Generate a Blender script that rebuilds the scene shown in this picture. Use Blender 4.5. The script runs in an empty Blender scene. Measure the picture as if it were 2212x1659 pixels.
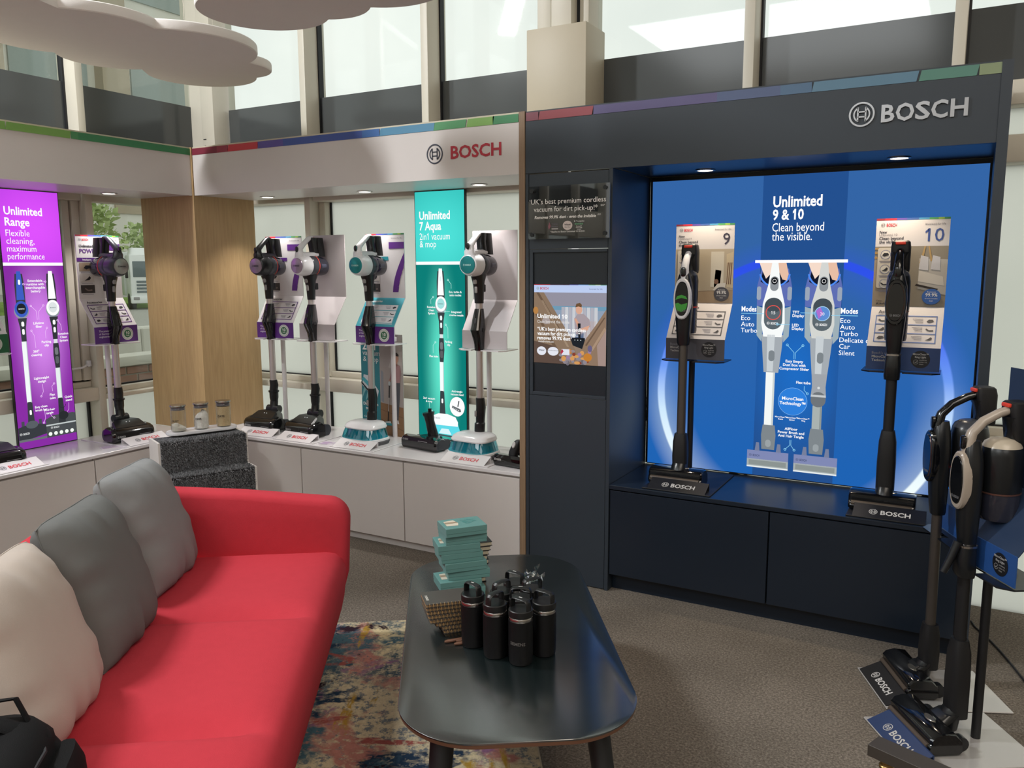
import bpy, bmesh, math, random
from mathutils import Matrix, Vector
random.seed(7)
C = bpy.context.scene.collection
SC = bpy.context.scene
pi = math.pi

# ------------------------------------------------------------------ camera
cam = bpy.data.cameras.new('camera')
cam.sensor_fit = 'HORIZONTAL'
cam.sensor_width = 36.0
cam.lens = 1760.8 / 2212 * 36.0
cam.clip_start = 0.02
cam.clip_end = 300
camo = bpy.data.objects.new('camera', cam)
C.objects.link(camo)
YAW, PIT, ROL = -0.509693, 0.143151, 0.00412119
fw = Vector((math.sin(YAW) * math.cos(PIT), math.cos(YAW) * math.cos(PIT), -math.sin(PIT)))
rt = Vector((math.cos(YAW), -math.sin(YAW), 0))
dn = fw.cross(rt)
r2 = rt * math.cos(ROL) + dn * math.sin(ROL)
d2 = dn * math.cos(ROL) - rt * math.sin(ROL)
mw = Matrix(((r2.x, -d2.x, -fw.x), (r2.y, -d2.y, -fw.y), (r2.z, -d2.z, -fw.z))).to_4x4()
mw.translation = (0, 0, 1.55)
camo.matrix_world = mw
SC.camera = camo

# ------------------------------------------------------------------ view and world
SC.view_settings.view_transform = 'Standard'
SC.view_settings.look = 'None'
SC.view_settings.exposure = 0.0
SC.view_settings.gamma = 1.0
SC.view_settings.use_curve_mapping = False
world = bpy.data.worlds.new('overcast_sky')
SC.world = world
world.use_nodes = True
wn, wl = world.node_tree.nodes, world.node_tree.links
wbg = wn['Background']
wtc = wn.new('ShaderNodeTexCoord')
wno = wn.new('ShaderNodeTexNoise')
wno.inputs['Scale'].default_value = 3.5
wno.inputs['Detail'].default_value = 5
wra = wn.new('ShaderNodeValToRGB')
wra.color_ramp.elements[0].position = 0.35
wra.color_ramp.elements[0].color = (0.80, 0.83, 0.82, 1)
wra.color_ramp.elements[1].position = 0.65
wra.color_ramp.elements[1].color = (0.95, 0.96, 0.94, 1)
wl.new(wtc.outputs['Generated'], wno.inputs['Vector'])
wl.new(wno.outputs['Fac'], wra.inputs['Fac'])
wl.new(wra.outputs['Color'], wbg.inputs['Color'])
wbg.inputs['Strength'].default_value = 1.2

def area_light(name, loc, rot, sx, sy, energy, col):
    l = bpy.data.lights.new(name, 'AREA')
    l.shape = 'RECTANGLE'
    l.size, l.size_y, l.energy, l.color = sx, sy, energy, col
    o = bpy.data.objects.new(name, l)
    C.objects.link(o)
    o.location, o.rotation_euler = loc, rot
    return o
# area lamps added to fill the room, high above, mostly behind the viewer
def aim(loc, to): return (Vector(to) - Vector(loc)).to_track_quat('-Z', 'Y').to_euler()
area_light('added_strip_lamp', (-4.1, 0.9, 4.05), aim((-4.1, 0.9, 4.05), (-2.4, 2.6, 0.5)), 0.16, 0.6, 115, (0.97, 0.99, 1.0))  # added fill for doors and seat, placed where the window mirrors a strip
area_light('room_fill_lamp', (-2.2, -3.0, 4.4), (0, 0, 0), 3.2, 3.2, 150, (0.94, 0.98, 1.0))
area_light('room_fill_lamp', (1.6, 0.6, 4.4), (0, 0, 0), 2.4, 2.4, 95, (1.0, 0.88, 0.75))
area_light('room_fill_lamp', (2.4, -3.0, 4.4), (0, 0, 0), 3.2, 3.2, 80, (1.0, 0.98, 0.95))

# ------------------------------------------------------------------ materials
MATS = {}
def lin(h):
    h = h.lstrip('#')
    v = [int(h[i:i + 2], 16) / 255 for i in (0, 2, 4)]
    return tuple(c / 12.92 if c <= 0.04045 else ((c + 0.055) / 1.055) ** 2.4 for c in v) + (1,)

def mat(name, col, rough=0.5, metal=0.0, var=0.06, vscale=12, bump=0.0, bscale=200, spec=0.5, coat=0, stretch=None):
    if name in MATS: return MATS[name]
    m = bpy.data.materials.new(name)
    m.use_nodes = True
    n, l = m.node_tree.nodes, m.node_tree.links
    b = n['Principled BSDF']
    b.inputs['Roughness'].default_value = rough
    b.inputs['Metallic'].default_value = metal
    b.inputs['Specular IOR Level'].default_value = spec
    b.inputs['Coat Weight'].default_value = coat
    b.inputs['Coat Roughness'].default_value = 0.08
    tc = n.new('ShaderNodeTexCoord')
    src = tc.outputs['Object']
    if stretch:
        mp = n.new('ShaderNodeMapping')
        mp.inputs['Scale'].default_value = stretch
        l.new(src, mp.inputs['Vector'])
        src = mp.outputs['Vector']
    no = n.new('ShaderNodeTexNoise')
    no.inputs['Scale'].default_value = vscale
    no.inputs['Detail'].default_value = 4
    l.new(src, no.inputs['Vector'])
    mx = n.new('ShaderNodeMix')
    mx.data_type = 'RGBA'
    c = lin(col)
    mx.inputs[6].default_value = tuple(x * (1 - var) for x in c[:3]) + (1,)
    mx.inputs[7].default_value = tuple(min(1, x * (1 + var)) for x in c[:3]) + (1,)
    l.new(no.outputs['Fac'], mx.inputs[0])
    l.new(mx.outputs[2], b.inputs['Base Color'])
    if bump:
        nb = n.new('ShaderNodeTexNoise')
        nb.inputs['Scale'].default_value = bscale
        nb.inputs['Detail'].default_value = 3
        l.new(tc.outputs['Object'], nb.inputs['Vector'])
        bp = n.new('ShaderNodeBump')
        bp.inputs['Strength'].default_value = bump
        bp.inputs['Distance'].default_value = 0.003
        l.new(nb.outputs['Fac'], bp.inputs['Height'])
        l.new(bp.outputs['Normal'], b.inputs['Normal'])
    MATS[name] = m
    return m

def em(col, k=1.0):
    key = 'lit_%s_%g' % (col, k)
    if key in MATS: return MATS[key]
    m = bpy.data.materials.new(key)
    m.use_nodes = True
    n, l = m.node_tree.nodes, m.node_tree.links
    n.remove(n['Principled BSDF'])
    e = n.new('ShaderNodeEmission')
    e.inputs['Color'].default_value = lin(col)
    e.inputs['Strength'].default_value = k
    l.new(e.outputs[0], n['Material Output'].inputs[0])
    MATS[key] = m
    return m

def ink(col, rough=0.45):
    return mat('ink_' + col, col, rough, var=0.02)

def glass(name, tint, gloss=0.08, rough=0.02):
    if name in MATS: return MATS[name]
    m = bpy.data.materials.new(name)
    m.use_nodes = True
    n, l = m.node_tree.nodes, m.node_tree.links
    n.remove(n['Principled BSDF'])
    t = n.new('ShaderNodeBsdfTransparent')
    t.inputs[0].default_value = lin(tint)
    g = n.new('ShaderNodeBsdfGlossy')
    g.inputs['Roughness'].default_value = rough
    fr = n.new('ShaderNodeLayerWeight')
    fr.inputs['Blend'].default_value = 0.5
    po = n.new('ShaderNodeMath')
    po.operation = 'POWER'
    po.inputs[1].default_value = 4.0
    ma = n.new('ShaderNodeMath')
    ma.operation = 'MULTIPLY_ADD'
    ma.inputs[1].default_value = 0.75
    ma.inputs[2].default_value = 0.03 + gloss * 0.12
    mx = n.new('ShaderNodeMixShader')
    l.new(fr.outputs['Facing'], po.inputs[0])
    l.new(po.outputs[0], ma.inputs[0])
    l.new(ma.outputs[0], mx.inputs[0])
    l.new(t.outputs[0], mx.inputs[1])
    l.new(g.outputs[0], mx.inputs[2])
    l.new(mx.outputs[0], n['Material Output'].inputs[0])
    MATS[name] = m
    return m

def frosted(tint=None):
    m = bpy.data.materials.new('frosted_film')
    m.use_nodes = True
    n, l = m.node_tree.nodes, m.node_tree.links
    b = n['Principled BSDF']
    b.inputs['Base Color'].default_value = (0.74, 0.75, 0.71, 1)
    b.inputs['Roughness'].default_value = 0.25
    t = n.new('ShaderNodeBsdfTranslucent')
    tc = n.new('ShaderNodeTexCoord')
    no = n.new('ShaderNodeTexNoise')
    no.inputs['Scale'].default_value = 1.6
    ra = n.new('ShaderNodeValToRGB')
    ra.color_ramp.elements[0].color = (0.88, 0.90, 0.85, 1)
    ra.color_ramp.elements[1].color = (0.97, 0.98, 0.94, 1)
    if tint:
        c = lin(tint)
        for e in ra.color_ramp.elements: e.color = tuple(x * .8 for x in c[:3]) + (1,)
    l.new(tc.outputs['Object'], no.inputs['Vector'])
    l.new(no.outputs['Fac'], ra.inputs['Fac'])
    l.new(ra.outputs['Color'], t.inputs['Color'])
    mx = n.new('ShaderNodeMixShader')
    mx.inputs[0].default_value = 0.93
    l.new(b.outputs[0], mx.inputs[1])
    l.new(t.outputs[0], mx.inputs[2])
    l.new(mx.outputs[0], n['Material Output'].inputs[0])
    return m

def wood(name, dark, light, sc=(14, 14, 1.1)):
    if name in MATS: return MATS[name]
    m = bpy.data.materials.new(name)
    m.use_nodes = True
    n, l = m.node_tree.nodes, m.node_tree.links
    b = n['Principled BSDF']
    b.inputs['Roughness'].default_value = 0.5
    tc = n.new('ShaderNodeTexCoord')
    mp = n.new('ShaderNodeMapping')
    mp.inputs['Scale'].default_value = sc
    l.new(tc.outputs['Object'], mp.inputs['Vector'])
    no = n.new('ShaderNodeTexNoise')
    no.inputs['Scale'].default_value = 3.0
    no.inputs['Detail'].default_value = 6
    no.inputs['Distortion'].default_value = 1.2
    l.new(mp.outputs[0], no.inputs['Vector'])
    mp2 = n.new('ShaderNodeMapping')
    mp2.inputs['Scale'].default_value = (sc[0] * 6, sc[1] * 6, sc[2] * 2)
    l.new(tc.outputs['Object'], mp2.inputs['Vector'])
    n2 = n.new('ShaderNodeTexNoise')
    n2.inputs['Scale'].default_value = 4.0
    l.new(mp2.outputs[0], n2.inputs['Vector'])
    ad = n.new('ShaderNodeMath')
    ad.operation = 'MULTIPLY_ADD'
    ad.inputs[1].default_value = 0.45
    l.new(n2.outputs['Fac'], ad.inputs[0])
    l.new(no.outputs['Fac'], ad.inputs[2])
    ra = n.new('ShaderNodeValToRGB')
    ra.color_ramp.elements[0].position = 0.45
    ra.color_ramp.elements[0].color = lin(dark)
    ra.color_ramp.elements[1].position = 0.95
    ra.color_ramp.elements[1].color = lin(light)
    l.new(ad.outputs[0], ra.inputs['Fac'])
    l.new(ra.outputs['Color'], b.inputs['Base Color'])
    MATS[name] = m
    return m

def carpet(name, cols, sc=90, big=1.6, bump=0.6):
    m = bpy.data.materials.new(name)
    m.use_nodes = True
    n, l = m.node_tree.nodes, m.node_tree.links
    b = n['Principled BSDF']
    b.inputs['Roughness'].default_value = 0.95
    b.inputs['Specular IOR Level'].default_value = 0.1
    tc = n.new('ShaderNodeTexCoord')
    a = n.new('ShaderNodeTexNoise')
    a.inputs['Scale'].default_value = sc
    a.inputs['Detail'].default_value = 4
    a.inputs['Roughness'].default_value = 0.75
    l.new(tc.outputs['Object'], a.inputs['Vector'])
    g = n.new('ShaderNodeTexNoise')
    g.inputs['Scale'].default_value = big
    g.inputs['Detail'].default_value = 5
    l.new(tc.outputs['Object'], g.inputs['Vector'])
    ad = n.new('ShaderNodeMath')
    ad.operation = 'MULTIPLY_ADD'
    ad.inputs[1].default_value = 0.35
    l.new(g.outputs['Fac'], ad.inputs[0])
    l.new(a.outputs['Fac'], ad.inputs[2])
    ra = n.new('ShaderNodeValToRGB')
    ra.color_ramp.elements[0].position = 0.45
    ra.color_ramp.elements[0].color = lin(cols[0])
    ra.color_ramp.elements[1].position = 0.9
    ra.color_ramp.elements[1].color = lin(cols[-1])
    for i, c in enumerate(cols[1:-1]):
        e = ra.color_ramp.elements.new(0.45 + 0.45 * (i + 1) / (len(cols) - 1))
        e.color = lin(c)
    l.new(ad.outputs[0], ra.inputs['Fac'])
    l.new(ra.outputs['Color'], b.inputs['Base Color'])
    bp = n.new('ShaderNodeBump')
    bp.inputs['Strength'].default_value = bump
    bp.inputs['Distance'].default_value = 0.004
    l.new(a.outputs['Fac'], bp.inputs['Height'])
    l.new(bp.outputs['Normal'], b.inputs['Normal'])
    MATS[name] = m
    return m

WHITE = mat('white_laminate', '#cfc9c6', 0.35, var=0.015)
WHITEG = mat('white_gloss', '#dcd9dc', 0.18, var=0.015)
WINF = mat('window_frame_paint', '#d0cabc', 0.45, var=0.02)
DARKW = mat('dark_slate_laminate', '#2c343d', 0.42, var=0.04)
DARKIN = mat('dark_navy_laminate', '#18212d', 0.3, var=0.04)
OAK = wood('oak_veneer', '#a88a60', '#bb9d72')
OAKEDGE = wood('oak_edge', '#7d6550', '#927a60')
SPAN = mat('spandrel_glass', '#4c4f50', 0.14, var=0.04, vscale=2)
GASKET = mat('black_gasket', '#17181d', 0.6)
BLACKP = mat('black_plastic', '#16181b', 0.28, var=0.08)
BLACKG = mat('black_gloss', '#0d0e11', 0.1, var=0.08, coat=0.4)
BLACKM = mat('black_matt', '#141417', 0.5, var=0.1)
GREYP = mat('grey_plastic', '#8d8a89', 0.35)
DGREY = mat('dark_grey_plastic', '#3b3e45', 0.25)
SMOKE = mat('smoked_container', '#2b2c38', 0.12, coat=0.3)
WPL = mat('white_plastic', '#dedee2', 0.2, var=0.02)
ALU = mat('brushed_aluminium', '#cfc9ca', 0.34, metal=0.75, var=0.03)
BRONZE = mat('bronze_tube', '#5d5753', 0.4, metal=0.7)
STEEL = mat('stainless_steel', '#b8b4b0', 0.25, metal=1.0)
RED = mat('red_accent', '#e0432f', 0.35)
BRASS = mat('brass', '#a88a5a', 0.3, metal=1.0)
TEALC = mat('teal_metal_cap', '#2f8f95', 0.22, metal=0.6)
PURC = mat('mauve_metal_cap', '#b5a2b4', 0.25, metal=0.8)
TANK = glass('teal_tank', '#7fd2dc', 0.5)
TANKIN = mat('teal_tank_inside', '#45b0be', 0.3, var=0.1)
CLEAR = glass('clear_glass', '#eef3ee')
WGLASS = glass('window_glass', '#f4f7f4', 0.1)
JAR = glass('jar_glass', '#fafbfa', 0.1)
ACRY = glass('acrylic', '#cfcfcf', 0.5)
FROST = frosted()
FROST2 = FROST
INKW = ink('#e8e8e8')

# ------------------------------------------------------------------ mesh builder
TXT = {}
def text_geo(s, bold, sp=1.0, ext=0.0, raw=False):
    key = (s, bold, sp, ext, raw)
    if key in TXT: return TXT[key]
    cu = bpy.data.curves.new('t', 'FONT')
    cu.body = s
    cu.size = 1.0
    cu.space_character = sp
    cu.resolution_u = 2
    if bold: cu.offset = 0.024
    cu.extrude = ext
    o = bpy.data.objects.new('t', cu)
    me = bpy.data.meshes.new_from_object(o)
    vs = [tuple(v.co) for v in me.vertices]
    fs = [tuple(p.vertices) for p in me.polygons]
    bpy.data.objects.remove(o)
    bpy.data.curves.remove(cu)
    bpy.data.meshes.remove(me)
    h1 = max([v[1] for v in vs], default=0)
    for i, ch in enumerate(s):
        if ch != '1' or ext or raw: continue
        one = text_geo('1', bold, sp, 0.0, True)
        xr = text_geo(s[:i] + '1', bold, sp, 0.0, True)[3]
        top = max(v[1] for v in one[0])
        wd = one[3] - one[2]
        k = len(vs)
        xl = xr - wd * .6
        vs += [(xl, top, 0), (xl - .17, top - .15, 0), (xl - .17, top - .15 - wd * 1.1, 0), (xl, top - wd * 1.3, 0)]
        fs.append((k, k + 1, k + 2, k + 3))
    if vs:
        x0 = min(v[0] for v in vs); x1 = max(v[0] for v in vs)
    else: x0 = x1 = 0
    TXT[key] = (vs, fs, x0, x1)
    return TXT[key]

class MB:
    def __init__(s, M=None):
        s.v, s.f, s.mi, s.sm, s.mats = [], [], [], [], []
        s.M = M or Matrix()
    def _m(s, m):
        if m not in s.mats: s.mats.append(m)
        return s.mats.index(m)
    def add(s, vs, fs, m, smooth=True, M=None):
        T = s.M @ M if M else s.M
        k = len(s.v)
        s.v += [tuple(T @ Vector(p)) for p in vs]
        i = s._m(m)
        for f in fs:
            s.f.append(tuple(k + j for j in f)); s.mi.append(i); s.sm.append(smooth)
        return s
    def box(s, c, d, m, bev=0.0, seg=2, M=None):
        x, y, z = d[0] / 2, d[1] / 2, d[2] / 2
        if bev <= 0:
            vs = [(c[0] + a * x, c[1] + b * y, c[2] + e * z) for a in (-1, 1) for b in (-1, 1) for e in (-1, 1)]
            return s.add(vs, [(0, 1, 3, 2), (4, 6, 7, 5), (0, 4, 5, 1), (2, 3, 7, 6), (0, 2, 6, 4), (1, 5, 7, 3)], m, False, M)
        bm = bmesh.new()
        bmesh.ops.create_cube(bm, size=1.0)
        for v in bm.verts: v.co = Vector((c[0] + v.co.x * d[0], c[1] + v.co.y * d[1], c[2] + v.co.z * d[2]))
        bmesh.ops.bevel(bm, geom=bm.edges[:], offset=min(bev, min(d) * 0.49), segments=seg, profile=0.5, affect='EDGES')
        bm.verts.index_update()
        s.add([tuple(v.co) for v in bm.verts], [tuple(v.index for v in f.verts) for f in bm.faces], m, True, M)
        bm.free()
        return s
    def bx(s, x0, x1, y0, y1, z0, z1, m, bev=0.0, seg=2, M=None):
        return s.box(((x0 + x1) / 2, (y0 + y1) / 2, (z0 + z1) / 2), (abs(x1 - x0), abs(y1 - y0), abs(z1 - z0)), m, bev, seg, M)
    def loft(s, rings, m, cap=True, M=None, closed=True):
        n = len(rings[0])
        vs = [p for r in rings for p in r]
        fs = []
        for i in range(len(rings) - 1):
            for j in range(n if closed else n - 1):
                k = (j + 1) % n
                fs.append((i * n + j, i * n + k, (i + 1) * n + k, (i + 1) * n + j))
        if cap:
            fs.append(tuple(reversed(range(n))))
            fs.append(tuple((len(rings) - 1) * n + j for j in range(n)))
        return s.add(vs, fs, m, True, M)
    def tube(s, pts, r, m, n=12, cap=True, ry=None, up=None, M=None):
        P = [Vector(p) for p in pts]
        R = r if isinstance(r, (list, tuple)) else [r] * len(P)
        RY = ry if isinstance(ry, (list, tuple)) else ([ry] * len(P) if ry else R)
        rings = []
        a = None
        for i, p in enumerate(P):
            t = (P[min(i + 1, len(P) - 1)] - P[max(i - 1, 0)]).normalized()
            if a is None:
                a = Vector(up) if up else (Vector((1, 0, 0)) if abs(t.x) < 0.9 else Vector((0, 1, 0)))
            a = (a - t * a.dot(t)).normalized()
            b = t.cross(a)
            rings.append([tuple(p + a * (R[i] * math.cos(2 * pi * k / n)) + b * (RY[i] * math.sin(2 * pi * k / n))) for k in range(n)])
        return s.loft(rings, m, cap, M)
    def lathe(s, prof, m, n=24, M=None, cap=True):
        rings = [[(r * math.cos(2 * pi * k / n), r * math.sin(2 * pi * k / n), z) for k in range(n)] for r, z in prof]
        return s.loft(rings, m, cap, M)
    def prism(s, pts, d, m, M=None, z0=0.0, smooth=False):
        n = len(pts)
        vs = [(x, y, z0) for x, y in pts] + [(x, y, z0 + d) for x, y in pts]
        fs = [tuple(reversed(range(n))), tuple(range(n, 2 * n))] + [(i, (i + 1) % n, n + (i + 1) % n, n + i) for i in range(n)]
        return s.add(vs, fs, m, smooth, M)
    # flat print in the builder's xy plane, a hair above it
    def flat(s, pts, m, k=1):
        return s.add([(x, y, 0.0005 * k) for x, y in pts], [tuple(range(len(pts)))], m, False)
    def rect(s, x0, y0, x1, y1, m, k=1):
        return s.flat([(x0, y0), (x1, y0), (x1, y1), (x0, y1)], m, k)
    def ell(s, cx, cy, rx, ry, m, k=1, n=28):
        return s.flat([(cx + rx * math.cos(2 * pi * i / n), cy + ry * math.sin(2 * pi * i / n)) for i in range(n)], m, k)
    def caps(s, cx, cy, rx, ry, m, k=1, n=7, e=None):
        r = min(rx, ry) if e is None else e
        pts = []
        for (sx, sy, a0) in ((1, 1, 0), (-1, 1, pi / 2), (-1, -1, pi), (1, -1, 1.5 * pi)):
            for i in range(n):
                a = a0 + pi / 2 * i / (n - 1)
                pts.append((cx + sx * (rx - r) + r * math.cos(a), cy + sy * (ry - r) + r * math.sin(a)))
        return s.flat(pts, m, k)
    def arc(s, cx, cy, r0, r1, a0, a1, m, k=1, n=32, ys=1.0):
        vs, fs = [], []
        for i in range(n + 1):
            a = a0 + (a1 - a0) * i / n
            for r in (r0, r1): vs.append((cx + r * math.cos(a), cy + r * ys * math.sin(a), 0.0005 * k))
        for i in range(n): fs.append((2 * i, 2 * i + 1, 2 * i + 3, 2 * i + 2))
        return s.add(vs, fs, m, False)
    def line(s, pts, w, m, k=1):
        for (x0, y0), (x1, y1) in zip(pts, pts[1:]):
            dx, dy = x1 - x0, y1 - y0
            L = math.hypot(dx, dy) or 1
            ox, oy = -dy / L * w / 2, dx / L * w / 2
            s.flat([(x0 + ox, y0 + oy), (x0 - ox, y0 - oy), (x1 - ox, y1 - oy), (x1 + ox, y1 + oy)], m, k)
        return s
    def text(s, t, x, y, size, m, bold=False, align='l', k=2, width=None, shear=0, sp=1.0, ext=0.0):
        vs, fs, x0, x1 = text_geo(t, bold, sp, ext)
        sx = size
        if width and x1 > x0: sx = width / (x1 - x0)
        off = {'l': -x0, 'c': -(x0 + x1) / 2, 'r': -x1}[align]
        return s.add([(x + (v[0] + off + shear * v[1]) * sx, y + v[1] * size, 0.0005 * k + (v[2] + ext) * size) for v in vs], fs, m, False)
    def logo(s, x, y, R, m, k=2):
        s.arc(x, y, R * 0.86, R, 0, 2 * pi, m, k, 36)
        for sx in (-1, 1):
            s.rect(x + sx * R * 0.30 - R * 0.06, y - R * 0.58, x + sx * R * 0.30 + R * 0.06, y + R * 0.58, m, k)
            s.arc(x, y, R * 0.54, R * 0.66, (0 if sx > 0 else pi) - 1.05, (0 if sx > 0 else pi) + 1.05, m, k, 14)
        for sy in (-1, 1):
            s.rect(x - R * 0.30, y + sy * R * 0.2 - R * 0.055, x + R * 0.30, y + sy * R * 0.2 + R * 0.055, m, k)
        return s
    def brand(s, x, y, h, m, ml=None, width=None, k=2):
        w = width or h * 4.6
        R = h * 0.62
        s.logo(x + R, y + h / 2, R, ml or m, k)
        s.text('BOSCH', x + 2 * R + h * 0.45, y, h / 0.72, m, True, 'l', k, width=w - 2 * R - h * 0.45)
        return s
    def mesh(s, name, ang=35):
        me = bpy.data.meshes.new(name)
        me.from_pydata(s.v, [], s.f)
        for m in s.mats: me.materials.append(m)
        me.polygons.foreach_set('material_index', s.mi)
        me.polygons.foreach_set('use_smooth', s.sm)
        me.update()
        if any(s.sm):
            bm = bmesh.new()
            bm.from_mesh(me)
            bmesh.ops.recalc_face_normals(bm, faces=bm.faces[:])
            bm.to_mesh(me)
            bm.free()
            me.set_sharp_from_angle(angle=math.radians(ang))
        return me

def part(name, mb, parent=None, label=None, kind=None, ang=35):
    if not mb.f: return None
    o = bpy.data.objects.new(name, mb.mesh(name, ang))
    C.objects.link(o)
    if parent: o.parent = parent
    if label: o['label'] = label
    if kind: o['kind'] = kind
    return o
def thing(name, label, cat, M=None, group=None):
    o = bpy.data.objects.new(name, None)
    o.empty_display_size = 0.05
    C.objects.link(o)
    if M is not None: o.matrix_world = M
    o['label'], o['category'] = label, cat
    if group: o['group'] = group
    return o
def tag(o, label, cat, group=None):
    o['label'], o['category'] = label, cat
    if group: o['group'] = group
    return o
def struct(name, mb=None, M=None):
    if mb: o = part(name, mb)
    else:
        o = bpy.data.objects.new(name, None); C.objects.link(o)
    if M is not None: o.matrix_world = M
    o['kind'] = 'structure'
    return o
def TR(x, y, z, rz=0): return Matrix.Translation((x, y, z)) @ Matrix.Rotation(rz, 4, 'Z')
def frame(o, u, v):
    u, v = Vector(u).normalized(), Vector(v).normalized()
    w = u.cross(v)
    return Matrix(((u.x, v.x, w.x, o[0]), (u.y, v.y, w.y, o[1]), (u.z, v.z, w.z, o[2]), (0, 0, 0, 1)))
def sring(cx, cy, z, rx, ry, n=20, e=2.0, axis='z'):
    out = []
    for k in range(n):
        a = 2 * pi * k / n
        c, s = math.cos(a), math.sin(a)
        x = cx + rx * math.copysign(abs(c) ** (2 / e), c)
        y = cy + ry * math.copysign(abs(s) ** (2 / e), s)
        out.append((x, y, z) if axis == 'z' else (x, z, y))
    return out

# ------------------------------------------------------------------ the setting
CARPET = carpet('office_carpet', ('#464039', '#6d665e', '#968d84'), 120, 1.4)
struct('floor', MB().bx(-4.9, 5, -5, 4.25, -0.12, 0, CARPET))
CEILM = mat('ceiling_paint', '#d8d6d0', 0.9)
struct('ceiling', MB().bx(-4.9, 5, -5, 4.25, 4.5, 4.6, CEILM))
WALLM = mat('wall_paint', '#bdb6aa', 0.8)
struct('wall_back', MB().bx(-4.9, 5, -5.1, -5, 0, 4.5, WALLM))
struct('wall_right', MB().bx(5, 5.1, -5, 4.25, 0, 4.5, WALLM))

# window wall behind the middle and dark displays (glass plane y = 4.14)
GY = 4.14
SILLW = mat('spandrel_white', '#cfcbc2', 0.5, var=0.02)
edges = [-4.56, -3.73, -2.80, -1.915, -0.97, -0.105, 0.82, 1.74, 2.66, 3.6, 4.5]
sbot = {0: 0.83, 1: 0.875, 2: 0.83}
wi = 0
for i in range(len(edges) - 1):
    a, b = edges[i] + 0.025, edges[i + 1] - 0.025
    wi += 1
    w = struct('window_%d' % wi)
    zb = sbot.get(i, 0.85)
    part('pane', MB().bx(a, b, GY, GY + 0.012, 2.62, 4.5, WGLASS), w, 'clear upper pane with overcast sky behind')
    part('spandrel_panel', MB().bx(a, b, GY - 0.006, GY + 0.03, 2.30, 2.62, SPAN), w, 'dark grey glossy spandrel panel')
    m = MB()
    m.bx(a, b, GY - 0.10, GY + 0.03, 2.2, 2.3, WINF, 0.006)
    m.bx(a, b, GY - 0.07, GY + 0.02, 2.245, 2.262, WINF)
    part('transom', m, w)
    part('pane', MB().bx(a, b, GY, GY + 0.012, 2.08, 2.2, FROST), w, 'white frosted pane')
    part('transom', MB().bx(a, b, GY - 0.12, GY + 0.03, 1.965, 2.08, WINF, 0.012), w)
    part('pane', MB().bx(a, b, GY, GY + 0.012, zb, 1.965, FROST), w, 'white frosted pane')
    part('gasket', MB().bx(a, b, GY - 0.004, GY + 0.014, zb - 0.008, zb, GASKET), w)
    f = MB()
    f.bx(a, b, GY - 0.05, GY + 0.02, zb - 0.045, zb - 0.008, WINF, 0.004)
    f.bx(a, b, GY - 0.12, GY + 0.02, 0.745, zb - 0.045, WINF, 0.004)
    part('sill', f, w)
    if i == 1:
        f = MB()
        f.bx(a, a + 0.05, GY - 0.06, GY + 0.02, zb - 0.04, 1.965, WINF, 0.004)
        f.bx(b - 0.05, b, GY - 0.06, GY + 0.02, zb - 0.04, 1.965, WINF, 0.004)
        f.bx(a + 0.05, a + 0.062, GY - 0.01, GY + 0.014, zb, 1.965, GASKET)
        part('sash_frame', f, w)
    part('apron_panel', MB().bx(a, b, GY, GY + 0.012, 0, 0.745, FROST2), w)
    part('gasket', MB().bx(a, a + 0.012, GY - 0.006, GY + 0.014, 0, 0.745, GASKET), w)
ti = 0
for i, x in enumerate(edges[1:]):
    if i == 2: continue
    ti += 1
    m = MB().bx(x - 0.024, x + 0.024, 4.0, GY + 0.05, 0, 4.5, WINF, 0.003)
    m.bx(x + 0.024, x + 0.034, GY - 0.02, GY + 0.02, 0, 4.5, GASKET)
    struct('trim_%d' % ti, m)
# structural column between the white and the dark display, boxed in below
m = MB()
m.bx(-2.075, -1.995, 4.0, 4.2, 2.3, 4.5, WINF, 0.004)
m.bx(-1.975, -1.86, 3.96, 4.2, 2.3, 4.5, WINF, 0.004)
m.bx(-1.84, -1.79, 4.02, 4.2, 2.3, 4.5, WINF, 0.004)
m.bx(-2.0, -1.975, 4.03, 4.1, 2.3, 4.5, GASKET)
m.bx(-1.86, -1.84, 4.03, 4.1, 2.3, 4.5, GASKET)
ti += 1
struct('trim_%d' % ti, m)
COLW = mat('column_casing_paint', '#bdb39f', 0.5, var=0.01)
ti += 1
struct('trim_%d' % ti, MB().bx(-2.085, -1.75, 3.90, 4.14, 2.27, 2.755, COLW, 0.003))

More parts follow.
